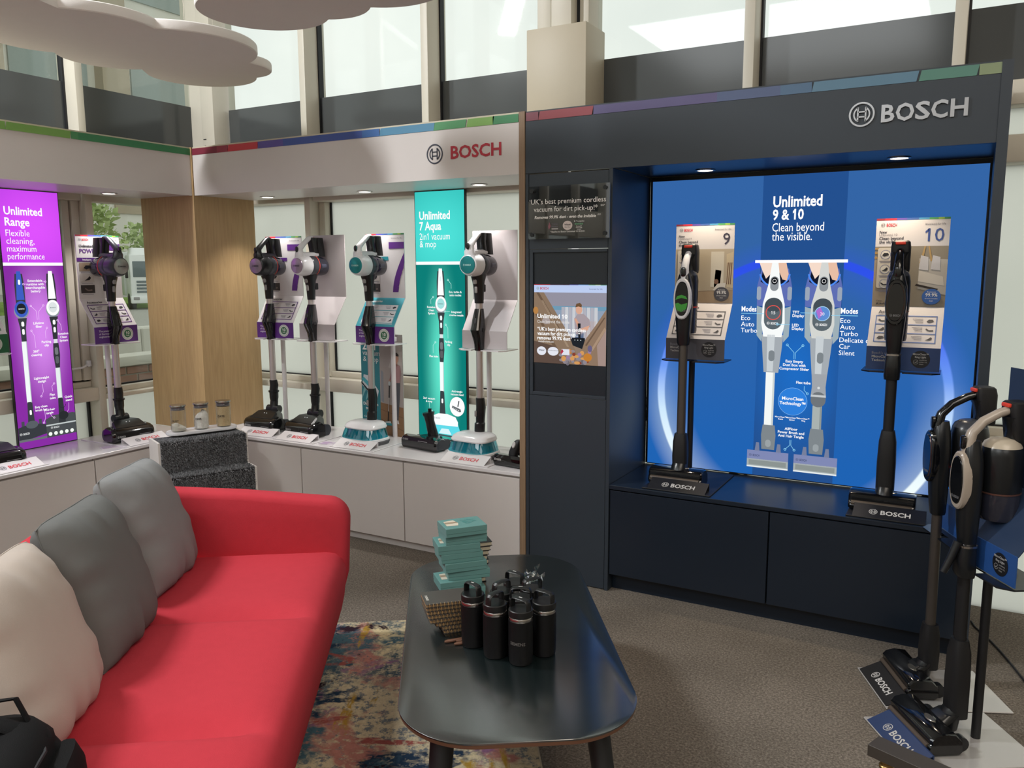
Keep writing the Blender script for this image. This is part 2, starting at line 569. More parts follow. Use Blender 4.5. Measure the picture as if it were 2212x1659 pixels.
# window wall behind the left display (glass plane x = -4.82)
GX = -4.82
edA = [4.08, 3.155, 2.23, 1.3, 0.37, -0.56, -1.49, -2.42, -3.35, -4.28]
for i in range(len(edA) - 1):
    b, a = edA[i] - 0.025, edA[i + 1] + 0.025
    wi += 1
    w = struct('window_%d' % wi)
    zb = 0.805 if i != 1 else 0.86
    part('pane', MB().bx(GX - 0.012, GX, a, b, 2.655, 4.5, WGLASS), w, 'clear upper pane')
    part('spandrel_panel', MB().bx(GX - 0.03, GX + 0.006, a, b, 2.32, 2.655, SPAN), w, 'dark grey glossy spandrel panel')
    part('transom', MB().bx(GX - 0.03, GX + 0.09, a, b, 1.955, 2.32, WINF, 0.006), w)
    part('pane', MB().bx(GX - 0.012, GX, a, b, zb, 1.955, WGLASS), w, 'clear pane looking out to the yard')
    part('gasket', MB().bx(GX - 0.014, GX + 0.004, a, b, zb - 0.01, zb, GASKET), w)
    f = MB()
    f.bx(GX - 0.02, GX + 0.05, a, b, zb - 0.045, zb - 0.01, WINF, 0.004)
    f.bx(GX - 0.02, GX + 0.12, a, b, 0.735, zb - 0.045, WINF, 0.004)
    part('sill', f, w)
    if i == 1:
        f = MB()
        f.bx(GX - 0.02, GX + 0.06, b - 0.05, b, zb, 1.955, WINF, 0.004)
        f.bx(GX - 0.02, GX + 0.045, b - 0.1, b - 0.055, zb, 1.955, WINF, 0.004)
        f.bx(GX - 0.02, GX + 0.06, a, a + 0.05, zb, 1.955, WINF, 0.004)
        f.bx(GX - 0.014, GX + 0.01, b - 0.122, b - 0.1, zb, 1.955, GASKET)
        part('sash_frame', f, w)
        h = MB().tube([(GX + 0.075, b - 0.14, 0.94), (GX + 0.085, b - 0.07, 0.945), (GX + 0.08, b - 0.02, 0.965)], 0.006, WPL, 8)
        h.bx(GX + 0.058, GX + 0.085, b - 0.035, b - 0.01, 0.945, 0.985, WPL, 0.005)
        part('window_stay', h, w)
    part('apron_panel', MB().bx(GX - 0.012, GX, a, b, 0, 0.735, FROST2), w)
for i, y in enumerate(edA[1:]):
    ti += 1
    m = MB().bx(GX - 0.05, -4.70, y - 0.024, y + 0.024, 0, 4.5, WINF, 0.003)
    m.bx(GX - 0.02, GX + 0.02, y - 0.036, y - 0.024, 0, 4.5, GASKET)
    struct('trim_%d' % ti, m)
ti += 1
m = MB()
m.bx(GX - 0.05, -4.68, 4.05, 4.22, 0, 4.5, WINF, 0.004)
m.bx(-4.68, -4.56, 4.02, 4.22, 0, 4.5, WINF, 0.004)
m.bx(-4.665, -4.64, 4.016, 4.021, 2.42, 2.424, GASKET)
m.bx(-4.655, -4.647, 4.016, 4.021, 2.36, 2.38, GASKET)
struct('trim_%d' % ti, m)

# ------------------------------------------------------------------ the yard outside
ASPH = carpet('asphalt', ('#8b8b83', '#a3a29a', '#b5b3ab'), 10, 0.2, 0.3)
struct('ground', MB().bx(-120, 60, -80, 120, -0.5, -0.3, ASPH))
GRASS = carpet('verge_grass', ('#5f7a3c', '#7d9a4c', '#96b060'), 8, 0.3)
tag(part('verge', MB().bx(-46, -33.5, 12, 48, -0.3, -0.255, GRASS)), 'strip of green grass in front of the hedge outside', 'grass')
STONE = mat('pale_stone', '#c6c3b8', 0.85, var=0.12, vscale=4)
BRICKM = mat('red_brick', '#8c6a5c', 0.9, var=0.2, vscale=8)
MORT = mat('mortar', '#8f8a80', 0.95)
pw = thing('planter_wall', 'low red brick wall with pale coping outside the left window', 'wall', TR(-6.5, 4.2, -0.3))
part('core', MB().bx(-0.2, -0.012, -1.4, 2.4, 0, 0.99, MORT), pw)
cb = MB()
for k in range(7):
    y0 = -1.4 + k * 0.543
    part('coping_stone', MB().bx(-0.24, 0.03, y0 + 0.004, y0 + 0.539, 0.99, 1.075, STONE, 0.008), pw)
bmesh0 = MB().bx(-0.1, 0, -0.105, 0.105, 0, 0.062, BRICKM, 0.004, 1).mesh('brick')
for r in range(5):
    for k in range(16):
        o = bpy.data.objects.new('brick', bmesh0)
        C.objects.link(o)
        o.parent = pw
        o.location = (random.uniform(-0.003, 0.003), -1.28 + 0.225 * k + (0.112 if r % 2 else 0), 0.99 - 0.075 * (r + 1))
pv = thing('stone_wall', 'long pale stone retaining wall along the yard outside', 'wall', TR(-9.5, 7.2, -0.3))
for r in range(3):
    for k in range(12):
        part('stone_block', MB().bx(-0.3, 0, -2 + k * 0.6 + (0.3 if r % 2 else 0), -2 + k * 0.6 + 0.592 + (0.3 if r % 2 else 0), r * 0.36, r * 0.36 + 0.352, STONE, 0.02, 1), pv)

LEAF = mat('hedge_leaf', '#a5b678', 0.6, var=0.35, vscale=3)
LEAF2 = mat('hedge_leaf_dark', '#8ea070', 0.6, var=0.35, vscale=3)
BARK = mat('bark', '#5d4b3c', 0.9)
def tree(x, y, h, r, label, lm, n=900):
    t = thing('tree', label, 'tree', TR(x, y, -0.25), 'trees along the yard')
    part('trunk', MB().tube([(0, 0, 0), (0.03, 0.02, h * 0.5), (0, 0, h * 0.8)], [0.2, 0.15, 0.06], BARK, 8), t)
    m = MB()
    for i in range(n):
        a, u = random.uniform(0, 2 * pi), random.random()
        z = h * (0.12 + 0.88 * u)
        rr = r * (0.35 + 0.65 * math.sin(pi * min(1, 0.15 + 0.8 * (1 - u) + 0.1))) * math.sqrt(random.uniform(0.25, 1))
        p = Vector((rr * math.cos(a), rr * math.sin(a), z))
        d = Vector((random.gauss(0, 1), random.gauss(0, 1), random.gauss(0, 0.7))).normalized()
        e = d.orthogonal().normalized()
        L = random.uniform(0.22, 0.45)
        m.add([tuple(p), tuple(p + d * L * 0.5 + e * L * 0.3), tuple(p + d * L), tuple(p + d * L * 0.5 - e * L * 0.3)], [(0, 1, 2, 3)], lm, False)
    part('foliage', m, t, None, 'stuff')
tree(-36.2, 23.2, 4.9, 2.1, 'tallest green tree, leftmost through the left window', LEAF, 1700)
tree(-40.0, 31.2, 4.2, 2.2, 'bushy green tree beside the white lorry outside', LEAF, 1500)
tree(-41.0, 37.2, 3.9, 2.2, 'dark green tree behind the lorry cab outside', LEAF2, 1300)
tree(-36.5, 18.2, 3.8, 2.2, 'dark green tree behind the purple light panel', LEAF2, 1300)

BLDW = mat('facade_cladding', '#d9d6cc', 0.7, var=0.04, vscale=0.6)
BLDG = mat('facade_window', '#8f9a96', 0.15, var=0.1)
BLDT = mat('facade_pier', '#a89a84', 0.6)
bd = thing('building', 'pale clad building across the yard outside', 'building', TR(-60, 0, -0.3))
part('wall', MB().bx(-2, 0, -40, 50, 0, 32, BLDW), bd)
for k in range(9):
    y = -36 + k * 9.7
    part('pier', MB().bx(0, 1.0, y, y + 2.3, 11, 32, BLDT), bd)
    part('window', MB().bx(0, 0.15, y + 3.1, y + 9.0, 13, 20.5, BLDG), bd)
    part('window', MB().bx(0, 0.15, y + 3.1, y + 9.0, 23, 30, BLDG), bd)
part('window', MB().bx(0, 0.15, 42.5, 45.2, 6.2, 9.6, BLDT), bd)

# lorry cab parked outside
tk = thing('lorry', 'white lorry cab parked beside the hedge outside', 'truck', TR(-32.3, 24.3, -0.3, math.radians(62)))
TW = mat('lorry_white', '#e6e8e6', 0.3)
TG = mat('lorry_glass', '#59666a', 0.1)
part('cab', MB().bx(-0.75, 0.75, 0, 1.3, 0.45, 2.45, TW, 0.08), tk)
part('windscreen', MB().bx(-0.62, 0.62, -0.03, 0.04, 1.45, 2.15, TG, 0.02), tk)
part('roof_fairing', MB().loft([sring(0, 0.6, 2.42, 0.7, 0.6, 16, 5), sring(0, 0.8, 2.75, 0.6, 0.4, 16, 5)], TW), tk)
g = MB()
for k in range(4): g.bx(-0.5, 0.5, -0.04, 0.0, 0.75 + k * 0.15, 0.84 + k * 0.15, TG, 0.01)
part('grille', g, tk)
part('bumper', MB().bx(-0.78, 0.78, -0.12, 0.1, 0.28, 0.62, TW, 0.05), tk)
for sx in (-1, 1):
    part('headlamp', MB().box((sx * 0.55, -0.1, 0.5), (0.26, 0.08, 0.14), GREYP, 0.03), tk)
    part('wheel', MB().tube([(sx * 0.5, 0.65, 0.36), (sx * 0.76, 0.65, 0.36)], 0.36, GASKET, 20), tk)
    part('mirror', MB().box((sx * 0.88, 0.0, 1.6), (0.12, 0.1, 0.4), GASKET, 0.03), tk)
part('trailer', MB().bx(-0.8, 0.8, 1.5, 6.5, 0.6, 2.6, TW, 0.03), tk)

# ------------------------------------------------------------------ display canopies
STRIPC = {k: mat('strip_' + k, v, 0.4, var=0.03) for k, v in dict(maroon='#7c2b3d', plum='#96374a', red='#c23a44', violet='#5d4f9b',
          indigo='#3f559c', blue='#3f6aa8', steel='#4f87a8', green='#4b8f5c', lime='#79a652', forest='#3a8355', olive='#8b9f55').items()}
STRIPD = {k: mat('stripd_' + k, v, 0.4, var=0.03) for k, v in dict(plum='#7d4350', red='#8f4149', violet='#57507a',
          indigo='#4d5a7d', blue='#4a6683', steel='#55788f', green='#4f7d70', olive='#7f8d6c').items()}
def strip(parent, segs, o, u, L, S=STRIPC):
    F = frame(o, u, (0, 0, 1))
    for (a, b, c, cut) in segs:
        part('colour_block', MB(F).prism([(a, 0), (b, 0), (b + cut, 0.038), (a + (0.008 if cut else 0), 0.038)], 0.002, S[c]), parent)

TOPR = mat('cream_edge', '#c9c0ab', 0.5)
# middle white canopy
cB = thing('display_canopy', 'white canopy with red wall lettering over the middle display', 'canopy', TR(-3.0, 3.49, 0))
inv = lambda o: o.matrix_world.inverted()
IB = Matrix.Translation((3.0, -3.49, 0))
part('fascia', MB(IB).bx(-4.160, -1.908, 3.492, 3.512, 1.985, 2.224, WHITE), cB)
strip(cB, [(0.005, 0.22, 'maroon', 0), (0.22, 0.31, 'plum', 0), (0.31, 0.55, 'red', 0.006), (0.556, 0.75, 'violet', 0), (0.75, 1.19, 'indigo', 0),
           (1.19, 1.315, 'indigo', 0), (1.315, 1.43, 'blue', 0), (1.43, 1.77, 'steel', 0.01), (1.77, 1.957, 'green', 0.008), (1.965, 2.114, 'lime', 0.008), (2.114, 2.254, 'forest', 0)],
      (-4.165 + 3.0, 3.492 - 3.49, 2.224), (1, 0, 0), 2.26)
part('top_rail', MB(IB).bx(-4.16, -1.908, 3.494, 3.97, 2.262, 2.270, TOPR), cB)
part('strip_backing', MB(IB).bx(-4.16, -1.908, 3.494, 3.512, 2.224, 2.262, WHITE), cB)
part('soffit', MB(IB).bx(-4.160, -1.908, 3.512, 3.965, 1.987, 2.003, WHITE), cB)
part('side_panel', MB(IB).bx(-1.907, -1.876, 3.488, 3.97, 0, 2.270, OAKEDGE), cB, 'oak-edged end panel')
part('side_panel', MB(IB).bx(-4.18, -4.162, 3.485, 3.965, 0.526, 2.270, OAK), cB, 'oak veneered end panel')
F = frame((-2.44 + 3.0, 3.491 - 3.49, 2.06), (1, 0, 0), (0, 0, 1))
lg = MB(F)
lg.logo(0.05, 0.05, 0.049, ink('#2c3040'), 2)
part('printed_logo', lg, cB, 'ring emblem in dark outline')
lg = MB(F)
lg.text('BOSCH', 0.146, 0.021, 0.085, ink('#b02c3c'), True, 'l', 2, width=0.29)
part('printed_lettering', lg, cB, 'red lettering')

# left white canopy
cA = thing('display_canopy', 'white canopy with green edge strip over the left display', 'canopy', TR(-4.17, 2.3, 0))
IA = Matrix.Translation((4.17, -2.3, 0))
part('fascia', MB(IA).bx(-4.192, -4.172, 1.18, 3.484, 1.985, 2.224, WHITE), cA)
strip(cA, [(0.28, 0.6, 'steel', 0.01), (0.61, 1.2, 'olive', 0.01), (1.21, 1.494, 'lime', 0), (1.494, 1.824, 'lime', 0.008), (1.832, 1.871, 'green', 0), (1.871, 2.584, 'forest', 0)],
      (-0.002, 0.9 - 2.3, 2.224), (0, 1, 0), 2.6)
part('strip_backing', MB(IA).bx(-4.192, -4.174, 1.18, 3.484, 2.224, 2.262, WHITE), cA)
part('top_rail', MB(IA).bx(-4.65, -4.174, 1.18, 3.484, 2.262, 2.270, TOPR), cA)
part('soffit', MB(IA).bx(-4.645, -4.192, 1.18, 3.484, 1.987, 2.003, WHITE), cA)
part('side_panel', MB(IA).bx(-4.66, -4.168, 1.148, 1.179, 0, 2.27, OAKEDGE), cA, 'oak-edged end panel')
part('side_panel', MB(IA).bx(-4.655, -4.181, 3.486, 3.504, 0.526, 2.262, OAK), cA, 'oak veneered end panel')

# dark unit
cC = thing('display_bay', 'tall dark blue-grey display bay with silver raised lettering', 'display', TR(-0.9, 3.49, 0))
IC = Matrix.Translation((0.9, -3.49, 0))
part('fascia', MB(IC).bx(-1.874, 0.048, 3.492, 3.512, 1.985, 2.224, DARKW), cC)
strip(cC, [(0, 0.065, 'plum', 0), (0.065, 0.335, 'red', 0.008), (0.343, 0.9, 'violet', 0), (0.9, 1.155, 'indigo', 0), (1.155, 1.275, 'blue', 0), (1.275, 1.645, 'steel', 0.008),
           (1.653, 1.84, 'green', 0.008), (1.848, 1.935, 'olive', 0)], (-1.87 + 0.9, 0.002, 2.224), (1, 0, 0), 1.93, STRIPD)
part('strip_backing', MB(IC).bx(-1.874, 0.048, 3.494, 3.512, 2.224, 2.262, DARKW), cC)
part('top_panel', MB(IC).bx(-1.874, 0.048, 3.494, 3.98, 2.262, 2.268, DARKW), cC)
part('soffit', MB(IC).bx(-1.43, 0.048, 3.512, 3.985, 1.987, 2.003, DARKIN), cC)
part('side_panel', MB(IC).bx(0.048, 0.084, 3.486, 4.0, 0, 2.268, DARKW), cC)
m = MB(IC)
m.bx(-1.874, -1.858, 3.492, 3.51, 0, 1.982, DARKW)
m.bx(-1.448, -1.43, 3.492, 3.99, 0, 1.984, DARKW)
part('stile', m, cC)
part('pillar_panel', MB(IC).bx(-1.855, -1.451, 3.494, 3.51, 1.632, 1.979, DARKW), cC)
part('pillar_panel', MB(IC).bx(-1.855, -1.451, 3.494, 3.51, 0.006, 0.928, DARKW), cC)
part('back_panel', MB(IC).bx(-1.43, 0.048, 3.992, 4.0, 0.53, 1.986, DARKIN), cC)
F = frame((-0.458 + 0.9, 0.0015, 2.07), (1, 0, 0), (0, 0, 1))
SILV = mat('silver_lettering', '#b9bbc0', 0.28, metal=0.85)
def logo3(mb, x, y, R, d, m):
    def ringp(r0, r1, a0, a1, n):
        pts = [(x + r1 * math.cos(a0 + (a1 - a0) * i / n), y + r1 * math.sin(a0 + (a1 - a0) * i / n)) for i in range(n + 1)]
        pts += [(x + r0 * math.cos(a1 + (a0 - a1) * i / n), y + r0 * math.sin(a1 + (a0 - a1) * i / n)) for i in range(n + 1)]
        return pts
    for q in range(8): mb.prism(ringp(R * 0.86, R, q * pi / 4, (q + 1) * pi / 4, 5), d, m)
    for sx in (0, 1):
        a = pi * sx
        for q in range(3): mb.prism(ringp(R * 0.54, R * 0.66, a - 1.05 + q * 0.7, a - 1.05 + (q + 1) * 0.7, 4), d, m)
        xx = x + (0.3 if sx else -0.3) * R
        mb.prism([(xx - R * .06, y - R * .58), (xx + R * .06, y - R * .58), (xx + R * .06, y + R * .58), (xx - R * .06, y + R * .58)], d, m)
        yy = y + (0.2 if sx else -0.2) * R
        mb.prism([(x - R * .3, yy - R * .055), (x + R * .3, yy - R * .055), (x + R * .3, yy + R * .055), (x - R * .3, yy + R * .055)], d, m)
lg = MB(F); logo3(lg, 0.051, 0.052, 0.046, 0.006, SILV)
part('emblem', lg, cC, 'silver ring emblem')
for i, (ch, x, w) in enumerate((('B', 0.120, 0.046), ('O', 0.170, 0.063), ('S', 0.236, 0.050), ('C', 0.289, 0.055), ('H', 0.352, 0.057))):
    lg = MB(F); lg.text(ch, x, 0.018, 0.088, SILV, True, 'l', 0, width=w, ext=0.04)
    part('letter', lg, cC)

# cabinets and worktops
def cabinet(name, label, M, w, d, dm, h0, h1, gap=0.012, group=None, pl=0.037):
    t = thing(name, label, 'cabinet', M, group or 'base cabinets of the displays')
    part('carcass', MB().bx(0.002, w - 0.002, 0.02, d, h0, h1, dm), t)
    part('door', MB().bx(0.003, w - 0.003, 0, 0.019, h0, h1 - gap, dm, 0.0015, 1), t)
    part('plinth', MB().bx(0.0, w, pl, pl + 0.018, 0, h0, dm), t)
    return t
for x0, x1, l in ((-4.165, -3.382, 'white base cabinet beside the carpeted step block'), (-3.382, -2.636, 'white base cabinet under the teal panel side of the middle display'), (-2.636, -1.909, 'white base cabinet next to the dark display bay')):
    cabinet('base_cabinet', l, TR(x0, 3.494, 0), x1 - x0, 0.49, WHITE, 0.05, 0.506)
for y0, y1, l in ((1.18, 1.95, 'white base cabinet at the left edge of the left display'), (1.95, 2.723, 'white base cabinet below the purple panel'), (2.723, 3.486, 'white base cabinet behind the grey cushions')):
    cabinet('base_cabinet', l, TR(-4.174, y0, 0, pi / 2), y1 - y0, 0.48, WHITE, 0.05, 0.506)
tag(part('worktop', MB().bx(-4.164, -1.909, 3.49, 3.99, 0.506, 0.524, WHITEG, 0.0015, 1)), 'white worktop of the middle display', 'worktop')
tag(part('worktop', MB().bx(-4.67, -4.17, 1.18, 3.484, 0.506, 0.524, WHITEG, 0.0015, 1)), 'white worktop of the left display', 'worktop')
for x0, x1, l in ((-1.428, -0.69, 'dark base cabinet below the left half of the blue panel'), (-0.69, 0.046, 'dark base cabinet below the right half of the blue panel')):
    cabinet('base_cabinet', l, TR(x0, 3.497, 0), x1 - x0, 0.48, DARKIN, 0.085, 0.506, 0.006, pl=0.05)
tag(part('shelf_top', MB().bx(-1.428, 0.046, 3.492, 3.99, 0.506, 0.526, DARKIN, 0.0015, 1)), 'dark blue shelf top in front of the blue panel', 'worktop')

# recessed downlights
LENS = em('#fff6ec', 6.0)
def downlight(x, y, label, energy, col):
    t = thing('downlight', label, 'light', TR(x, y, 1.987), 'recessed downlights in the canopies')
    part('bezel', MB().lathe([(0.036, 0), (0.046, -0.001), (0.046, -0.004), (0.036, -0.005)], STEEL, 28, cap=False), t)
    part('lens', MB().lathe([(0.036, -0.003), (0.01, -0.0035)], LENS, 24), t)
    l = bpy.data.lights.new('downlight_beam', 'SPOT')
    l.energy, l.color, l.spot_size, l.spot_blend, l.shadow_soft_size = energy, col, 1.75, 0.9, 0.03
    o = bpy.data.objects.new('downlight_beam', l)
    C.objects.link(o)
    o.parent = t
    o.location = (0, 0, -0.02)
WL = (1.0, 0.95, 0.9)
downlight(-4.463, 3.13, 'round downlight in the left white canopy', 24, WL)
downlight(-4.463, 2.0, 'round downlight over the left end of the left display', 34, WL)
downlight(-3.872, 3.805, 'round downlight nearest the oak corner in the middle canopy', 22, WL)
downlight(-3.115, 3.825, 'round downlight in the middle of the middle canopy', 34, WL)
downlight(-2.336, 3.827, 'round downlight right of the teal panel', 34, WL)
WC = (1.0, 0.82, 0.6)
downlight(-1.10, 3.80, 'round downlight above the left stand in the dark bay', 16, WC)
downlight(-0.29, 3.79, 'round downlight above the right stand in the dark bay', 16, WC)

# ------------------------------------------------------------------ backlit panels
def pb(t, F): return MB(t.matrix_world.inverted() @ F)
def glow(name, edge, core, c, rx, rz, ax=0, top=None, zt=0):
    m = bpy.data.materials.new(name)
    m.use_nodes = True
    n, l = m.node_tree.nodes, m.node_tree.links
    n.remove(n['Principled BSDF'])
    tc = n.new('ShaderNodeTexCoord')
    mp = n.new('ShaderNodeMapping')
    mp.vector_type = 'TEXTURE'
    mp.inputs['Location'].default_value = (c[0] if ax == 0 else 0, c[0] if ax == 1 else 0, c[1])
    mp.inputs['Scale'].default_value = (rx if ax == 0 else 1e6, rx if ax == 1 else 1e6, rz)
    l.new(tc.outputs['Object'], mp.inputs['Vector'])
    ln = n.new('ShaderNodeVectorMath')
    ln.operation = 'LENGTH'
    l.new(mp.outputs[0], ln.inputs[0])
    ra = n.new('ShaderNodeValToRGB')
    ra.color_ramp.interpolation = 'EASE'
    ra.color_ramp.elements[0].color = lin(core)
    ra.color_ramp.elements[1].color = lin(edge)
    l.new(ln.outputs['Value'], ra.inputs['Fac'])
    e = n.new('ShaderNodeEmission')
    l.new(ra.outputs[0], e.inputs['Color'])
    l.new(e.outputs[0], n['Material Output'].inputs[0])
    return m
EW = em('#ffffff', 1.0)
FR = mat('black_frame', '#101114', 0.4)
def callout(m, pts, col, ring=0.006, w=0.0022, k=4):
    p = getattr(m, 'owner', None)
    if p: m = MB(m.M)
    m.line(pts, w, col, k)
    x, y = pts[0]
    m.arc(x, y, ring * 0.6, ring, 0, 2 * pi, col, k, 14)
    if p: part('callout_line', m, p)
def lines(m, ls, x, y, size, lead, col, bold=True, align='c', k=4):
    p = getattr(m, 'owner', None)
    if p: m = MB(m.M)
    for i, t in enumerate(ls): m.text(t, x, y - i * lead, size, col, bold, align, k)
    if p: part('caption', m, p)

def stick_art(m, x, zt, zb, s, white, tube, dark, cap, light, flexj, lit):
    """front view of a stick cleaner, flat print: handle, round motor, wand, tube, foot"""
    H = zt - zb
    Z = lambda f: zb + f * H
    L = lambda f: x + (0.012 * (f - 0.5) * 0)
    m.flat([(x - .021, Z(.985)), (x + .021, Z(.985)), (x + .027, Z(.92)), (x + .027, Z(.80)), (x - .027, Z(.80)), (x - .027, Z(.92))], em(dark), 2)
    m.flat([(x - .011, Z(1.0)), (x + .011, Z(1.0)), (x + .016, Z(.93)), (x + .022, Z(.83)), (x - .022, Z(.83)), (x - .016, Z(.93))], em(white), 3)
    m.caps(x, Z(.935), .006, .014, em(light), 4)
    m.ell(x, Z(.765), .041, .047, em('#8f98a0'), 2)
    m.ell(x, Z(.775), .038, .045, em(white), 3)
    m.ell(x, Z(.777), .026, .030, em(cap), 4)
    m.text('BOSCH', x, Z(.772), .010, em('#e8eef0' if cap[1] in '123' else '#6a7a80'), True, 'c', 5)
    m.flat([(x - .026, Z(.72)), (x + .026, Z(.72)), (x + .016, Z(.66)), (x + .014, Z(.58)), (x - .014, Z(.58)), (x - .016, Z(.66))], em(dark), 3)
    m.caps(x, Z(.685), .008, .014, em(light), 4)
    m.caps(x, Z(.638), .007, .016, em(light), 4)
    f0 = .58
    if flexj:
        m.rect(x - .011, Z(.555), x + .011, Z(.58), em('#dfe6e8'), 3)
        m.flat([(x - .016, Z(.555)), (x + .016, Z(.555)), (x + .020, Z(.48)), (x + .013, Z(.40)), (x - .013, Z(.40)), (x - .020, Z(.48))], em(dark), 3)
        m.caps(x, Z(.505), .010, .022, em('#74797d'), 4)
        m.caps(x, Z(.45), .010, .022, em('#5d6266'), 4)
        f0 = .40
    m.rect(x - .015, Z(.205), x + .013, Z(f0), em(tube), 3)
    m.rect(x + .009, Z(.205), x + .013, Z(f0), em('#b9c6c8'), 4)
    m.flat([(x - .014, Z(.21)), (x + .014, Z(.21)), (x + .018, Z(.11)), (x + .022, Z(.05)), (x - .022, Z(.05)), (x - .018, Z(.11))], em(dark), 4)
    if lit: m.caps(x, Z(.145), .006, .014, em('#ffffff'), 5)

# purple panel (left display)
lp = thing('light_panel', 'tall backlit purple panel reading Unlimited Range', 'sign', TR(-4.65, 2.754, 0.526), 'backlit panels of the displays')
FP = frame((-4.64, 0, 0), (0, 1, 0), (0, 0, 1))
part('frame', pb(lp, Matrix()).bx(-4.662, -4.641, 2.580, 2.929, 0.526, 1.984, FR), lp)
loc = lambda t, p: tuple(Vector(p) - t.matrix_world.translation)
PU = glow('purple_upper', '#b53ee0', '#e052ff', (0.02, 1.25), 0.45, 0.45, 1)
PL = glow('purple_lower', '#8a2fa5', '#d98af0', (0.01, 0.66), 0.20, 0.55, 1)
part('print_upper', pb(lp, FP).rect(2.584, 1.583, 2.925, 1.980, PU, 1), lp)
part('print_lower', pb(lp, FP).rect(2.584, 0.530, 2.925, 1.566, PL, 1), lp)
m = pb(lp, frame((-4.64, 0, 0), (0, 1, 0), (0, 0, 1)))
m.rect(2.584, 1.566, 2.925, 1.583, EW, 2)
part('divider', m, lp, 'white divider bar')
m = pb(lp, FP)
m.text('Unlimited', 2.613, 1.845, .062, EW, True, 'l', 3, .213)
m.text('Range', 2.613, 1.785, .062, EW, True, 'l', 3, .137)
for i, (t, w) in enumerate((('Flexible', .132), ('cleaning,', .155), ('maximum', .163), ('performance', .207))):
    m.text(t, 2.613, 1.728 - i * .0425, .050, EW, False, 'l', 3, w)
part('printed_text', m, lp, 'white headline')
m = pb(lp, FP)
stick_art(m, 2.662, 1.535, 0.60, 1, '#3f5fc4', '#f4fbfa', '#3c3f45', '#23262c', '#ffffff', False, True)
m.flat([(2.584, .655), (2.62, .665), (2.7, .665), (2.745, .655), (2.745, .60), (2.584, .572)], em('#3a3d42'), 3)
m.rect(2.605, .66, 2.622, .69, em('#4a4d55'), 3); m.rect(2.705, .66, 2.722, .69, em('#4a4d55'), 3)
m.ell(2.664, .665, .035, .022, em('#5a6066'), 5)
m.brand(2.59, .612, .012, em('#e8ecec'), k=5)
m.rect(2.584, .572, 2.745, .585, em('#6d7176'), 4)
part('printed_vacuum', m, lp, 'blue stick cleaner picture')
m = pb(lp, FP)
stick_art(m, 2.843, 1.535, 0.60, 1, '#ffffff', '#e8f0f0', '#34373b', '#dfe6e6', '#ffffff', True, False)
m.arc(2.851, .755, .018, .021, pi, 2 * pi, em('#2c2e33'), 5)
m.flat([(2.745, .68), (2.79, .70), (2.91, .70), (2.925, .695), (2.925, .575), (2.745, .572)], em('#4b4f52'), 3)
m.rect(2.745, .64, 2.925, .648, em('#c4cccc'), 5)
m.ell(2.853, .69, .030, .025, em('#2b2e31'), 5)
m.brand(2.77, .622, .011, em('#e8ecec'), k=5)
for k in range(5): m.ell(2.765 + k * .033, .592, .011, .011, em('#f4fbf4'), 6)
part('printed_vacuum', m, lp, 'white stick cleaner picture')
m = pb(lp, FP)
m.owner = lp
PK = em('#f3c9ff')
lines(m, ('Extendable', 'runtime with', 'interchangable', 'battery'), 2.752, 1.475, .019, .0195, EW)
lines(m, ('Lifetime', 'filter'), 2.752, 1.235, .019, .020, EW)
lines(m, ('360°', 'cleaning'), 2.725, 1.075, .019, .020, EW)
lines(m, ('Parking', 'clip'), 2.788, 1.125, .019, .020, EW)
lines(m, ('Rotation', 'Clean', 'System'), 2.892, 1.165, .018, .020, EW)
lines(m, ('Lightweight', 'design'), 2.742, .92, .019, .020, EW)
lines(m, ('Flex', 'tube'), 2.797, .815, .019, .020, EW)
lines(m, ('Quick', 'stand'), 2.893, .79, .019, .020, EW)
lines(m, ('Easy clean', 'brush bar'), 2.725, .755, .018, .019, EW)
lines(m, ('Anti-hair', 'tangle'), 2.772, .73, .018, .019, EW)
callout(m, [(2.685, 1.463), (2.708, 1.463)], PK); callout(m, [(2.812, 1.475), (2.795, 1.475)], PK)
callout(m, [(2.716, 1.34), (2.744, 1.31), (2.746, 1.26)], PK); callout(m, [(2.788, 1.34), (2.757, 1.305), (2.756, 1.26)], PK)
callout(m, [(2.707, 1.20), (2.722, 1.17), (2.724, 1.10)], PK); callout(m, [(2.798, 1.21), (2.787, 1.19), (2.787, 1.15)], PK)
callout(m, [(2.864, 1.25), (2.881, 1.225), (2.885, 1.19)], PK); callout(m, [(2.731, .77 + .05), (2.745, .845), (2.744, .89)], PK)
callout(m, [(2.812, .885), (2.798, .87), (2.800, .84)], PK); callout(m, [(2.872, .70), (2.888, .72), (2.891, .76)], PK)
callout(m, [(2.733, .665), (2.745, .69), (2.743, .73)], PK); callout(m, [(2.796, .685), (2.782, .695), (2.778, .705)], PK)
part('printed_text', m, lp, 'small white captions')

# teal panel (middle display)
tp = thing('light_panel', 'tall backlit teal panel reading Unlimited 7 Aqua', 'sign', TR(-2.694, 3.98, 0.526), 'backlit panels of the displays')
FT = frame((0, 3.97, 0), (1, 0, 0), (0, 0, 1))
part('frame', pb(tp, Matrix()).bx(-2.868, -2.520, 3.971, 3.992, 0.526, 1.984, FR), tp)
TU = glow('teal_upper', '#2fb9b4', '#4fe3da', (0.0, 1.2), 0.5, 0.45, 0)
TL = glow('teal_lower', '#0d7f78', '#63e9cf', (0.0, 0.45), 0.15, 0.75, 0)
part('print_upper', pb(tp, FT).rect(-2.864, 1.580, -2.524, 1.980, TU, 1), tp)
part('print_lower', pb(tp, FT).rect(-2.864, 0.530, -2.524, 1.562, TL, 1), tp)
part('divider', pb(tp, FT).rect(-2.864, 1.562, -2.524, 1.580, EW, 2), tp, 'white divider bar')
m = pb(tp, FT)
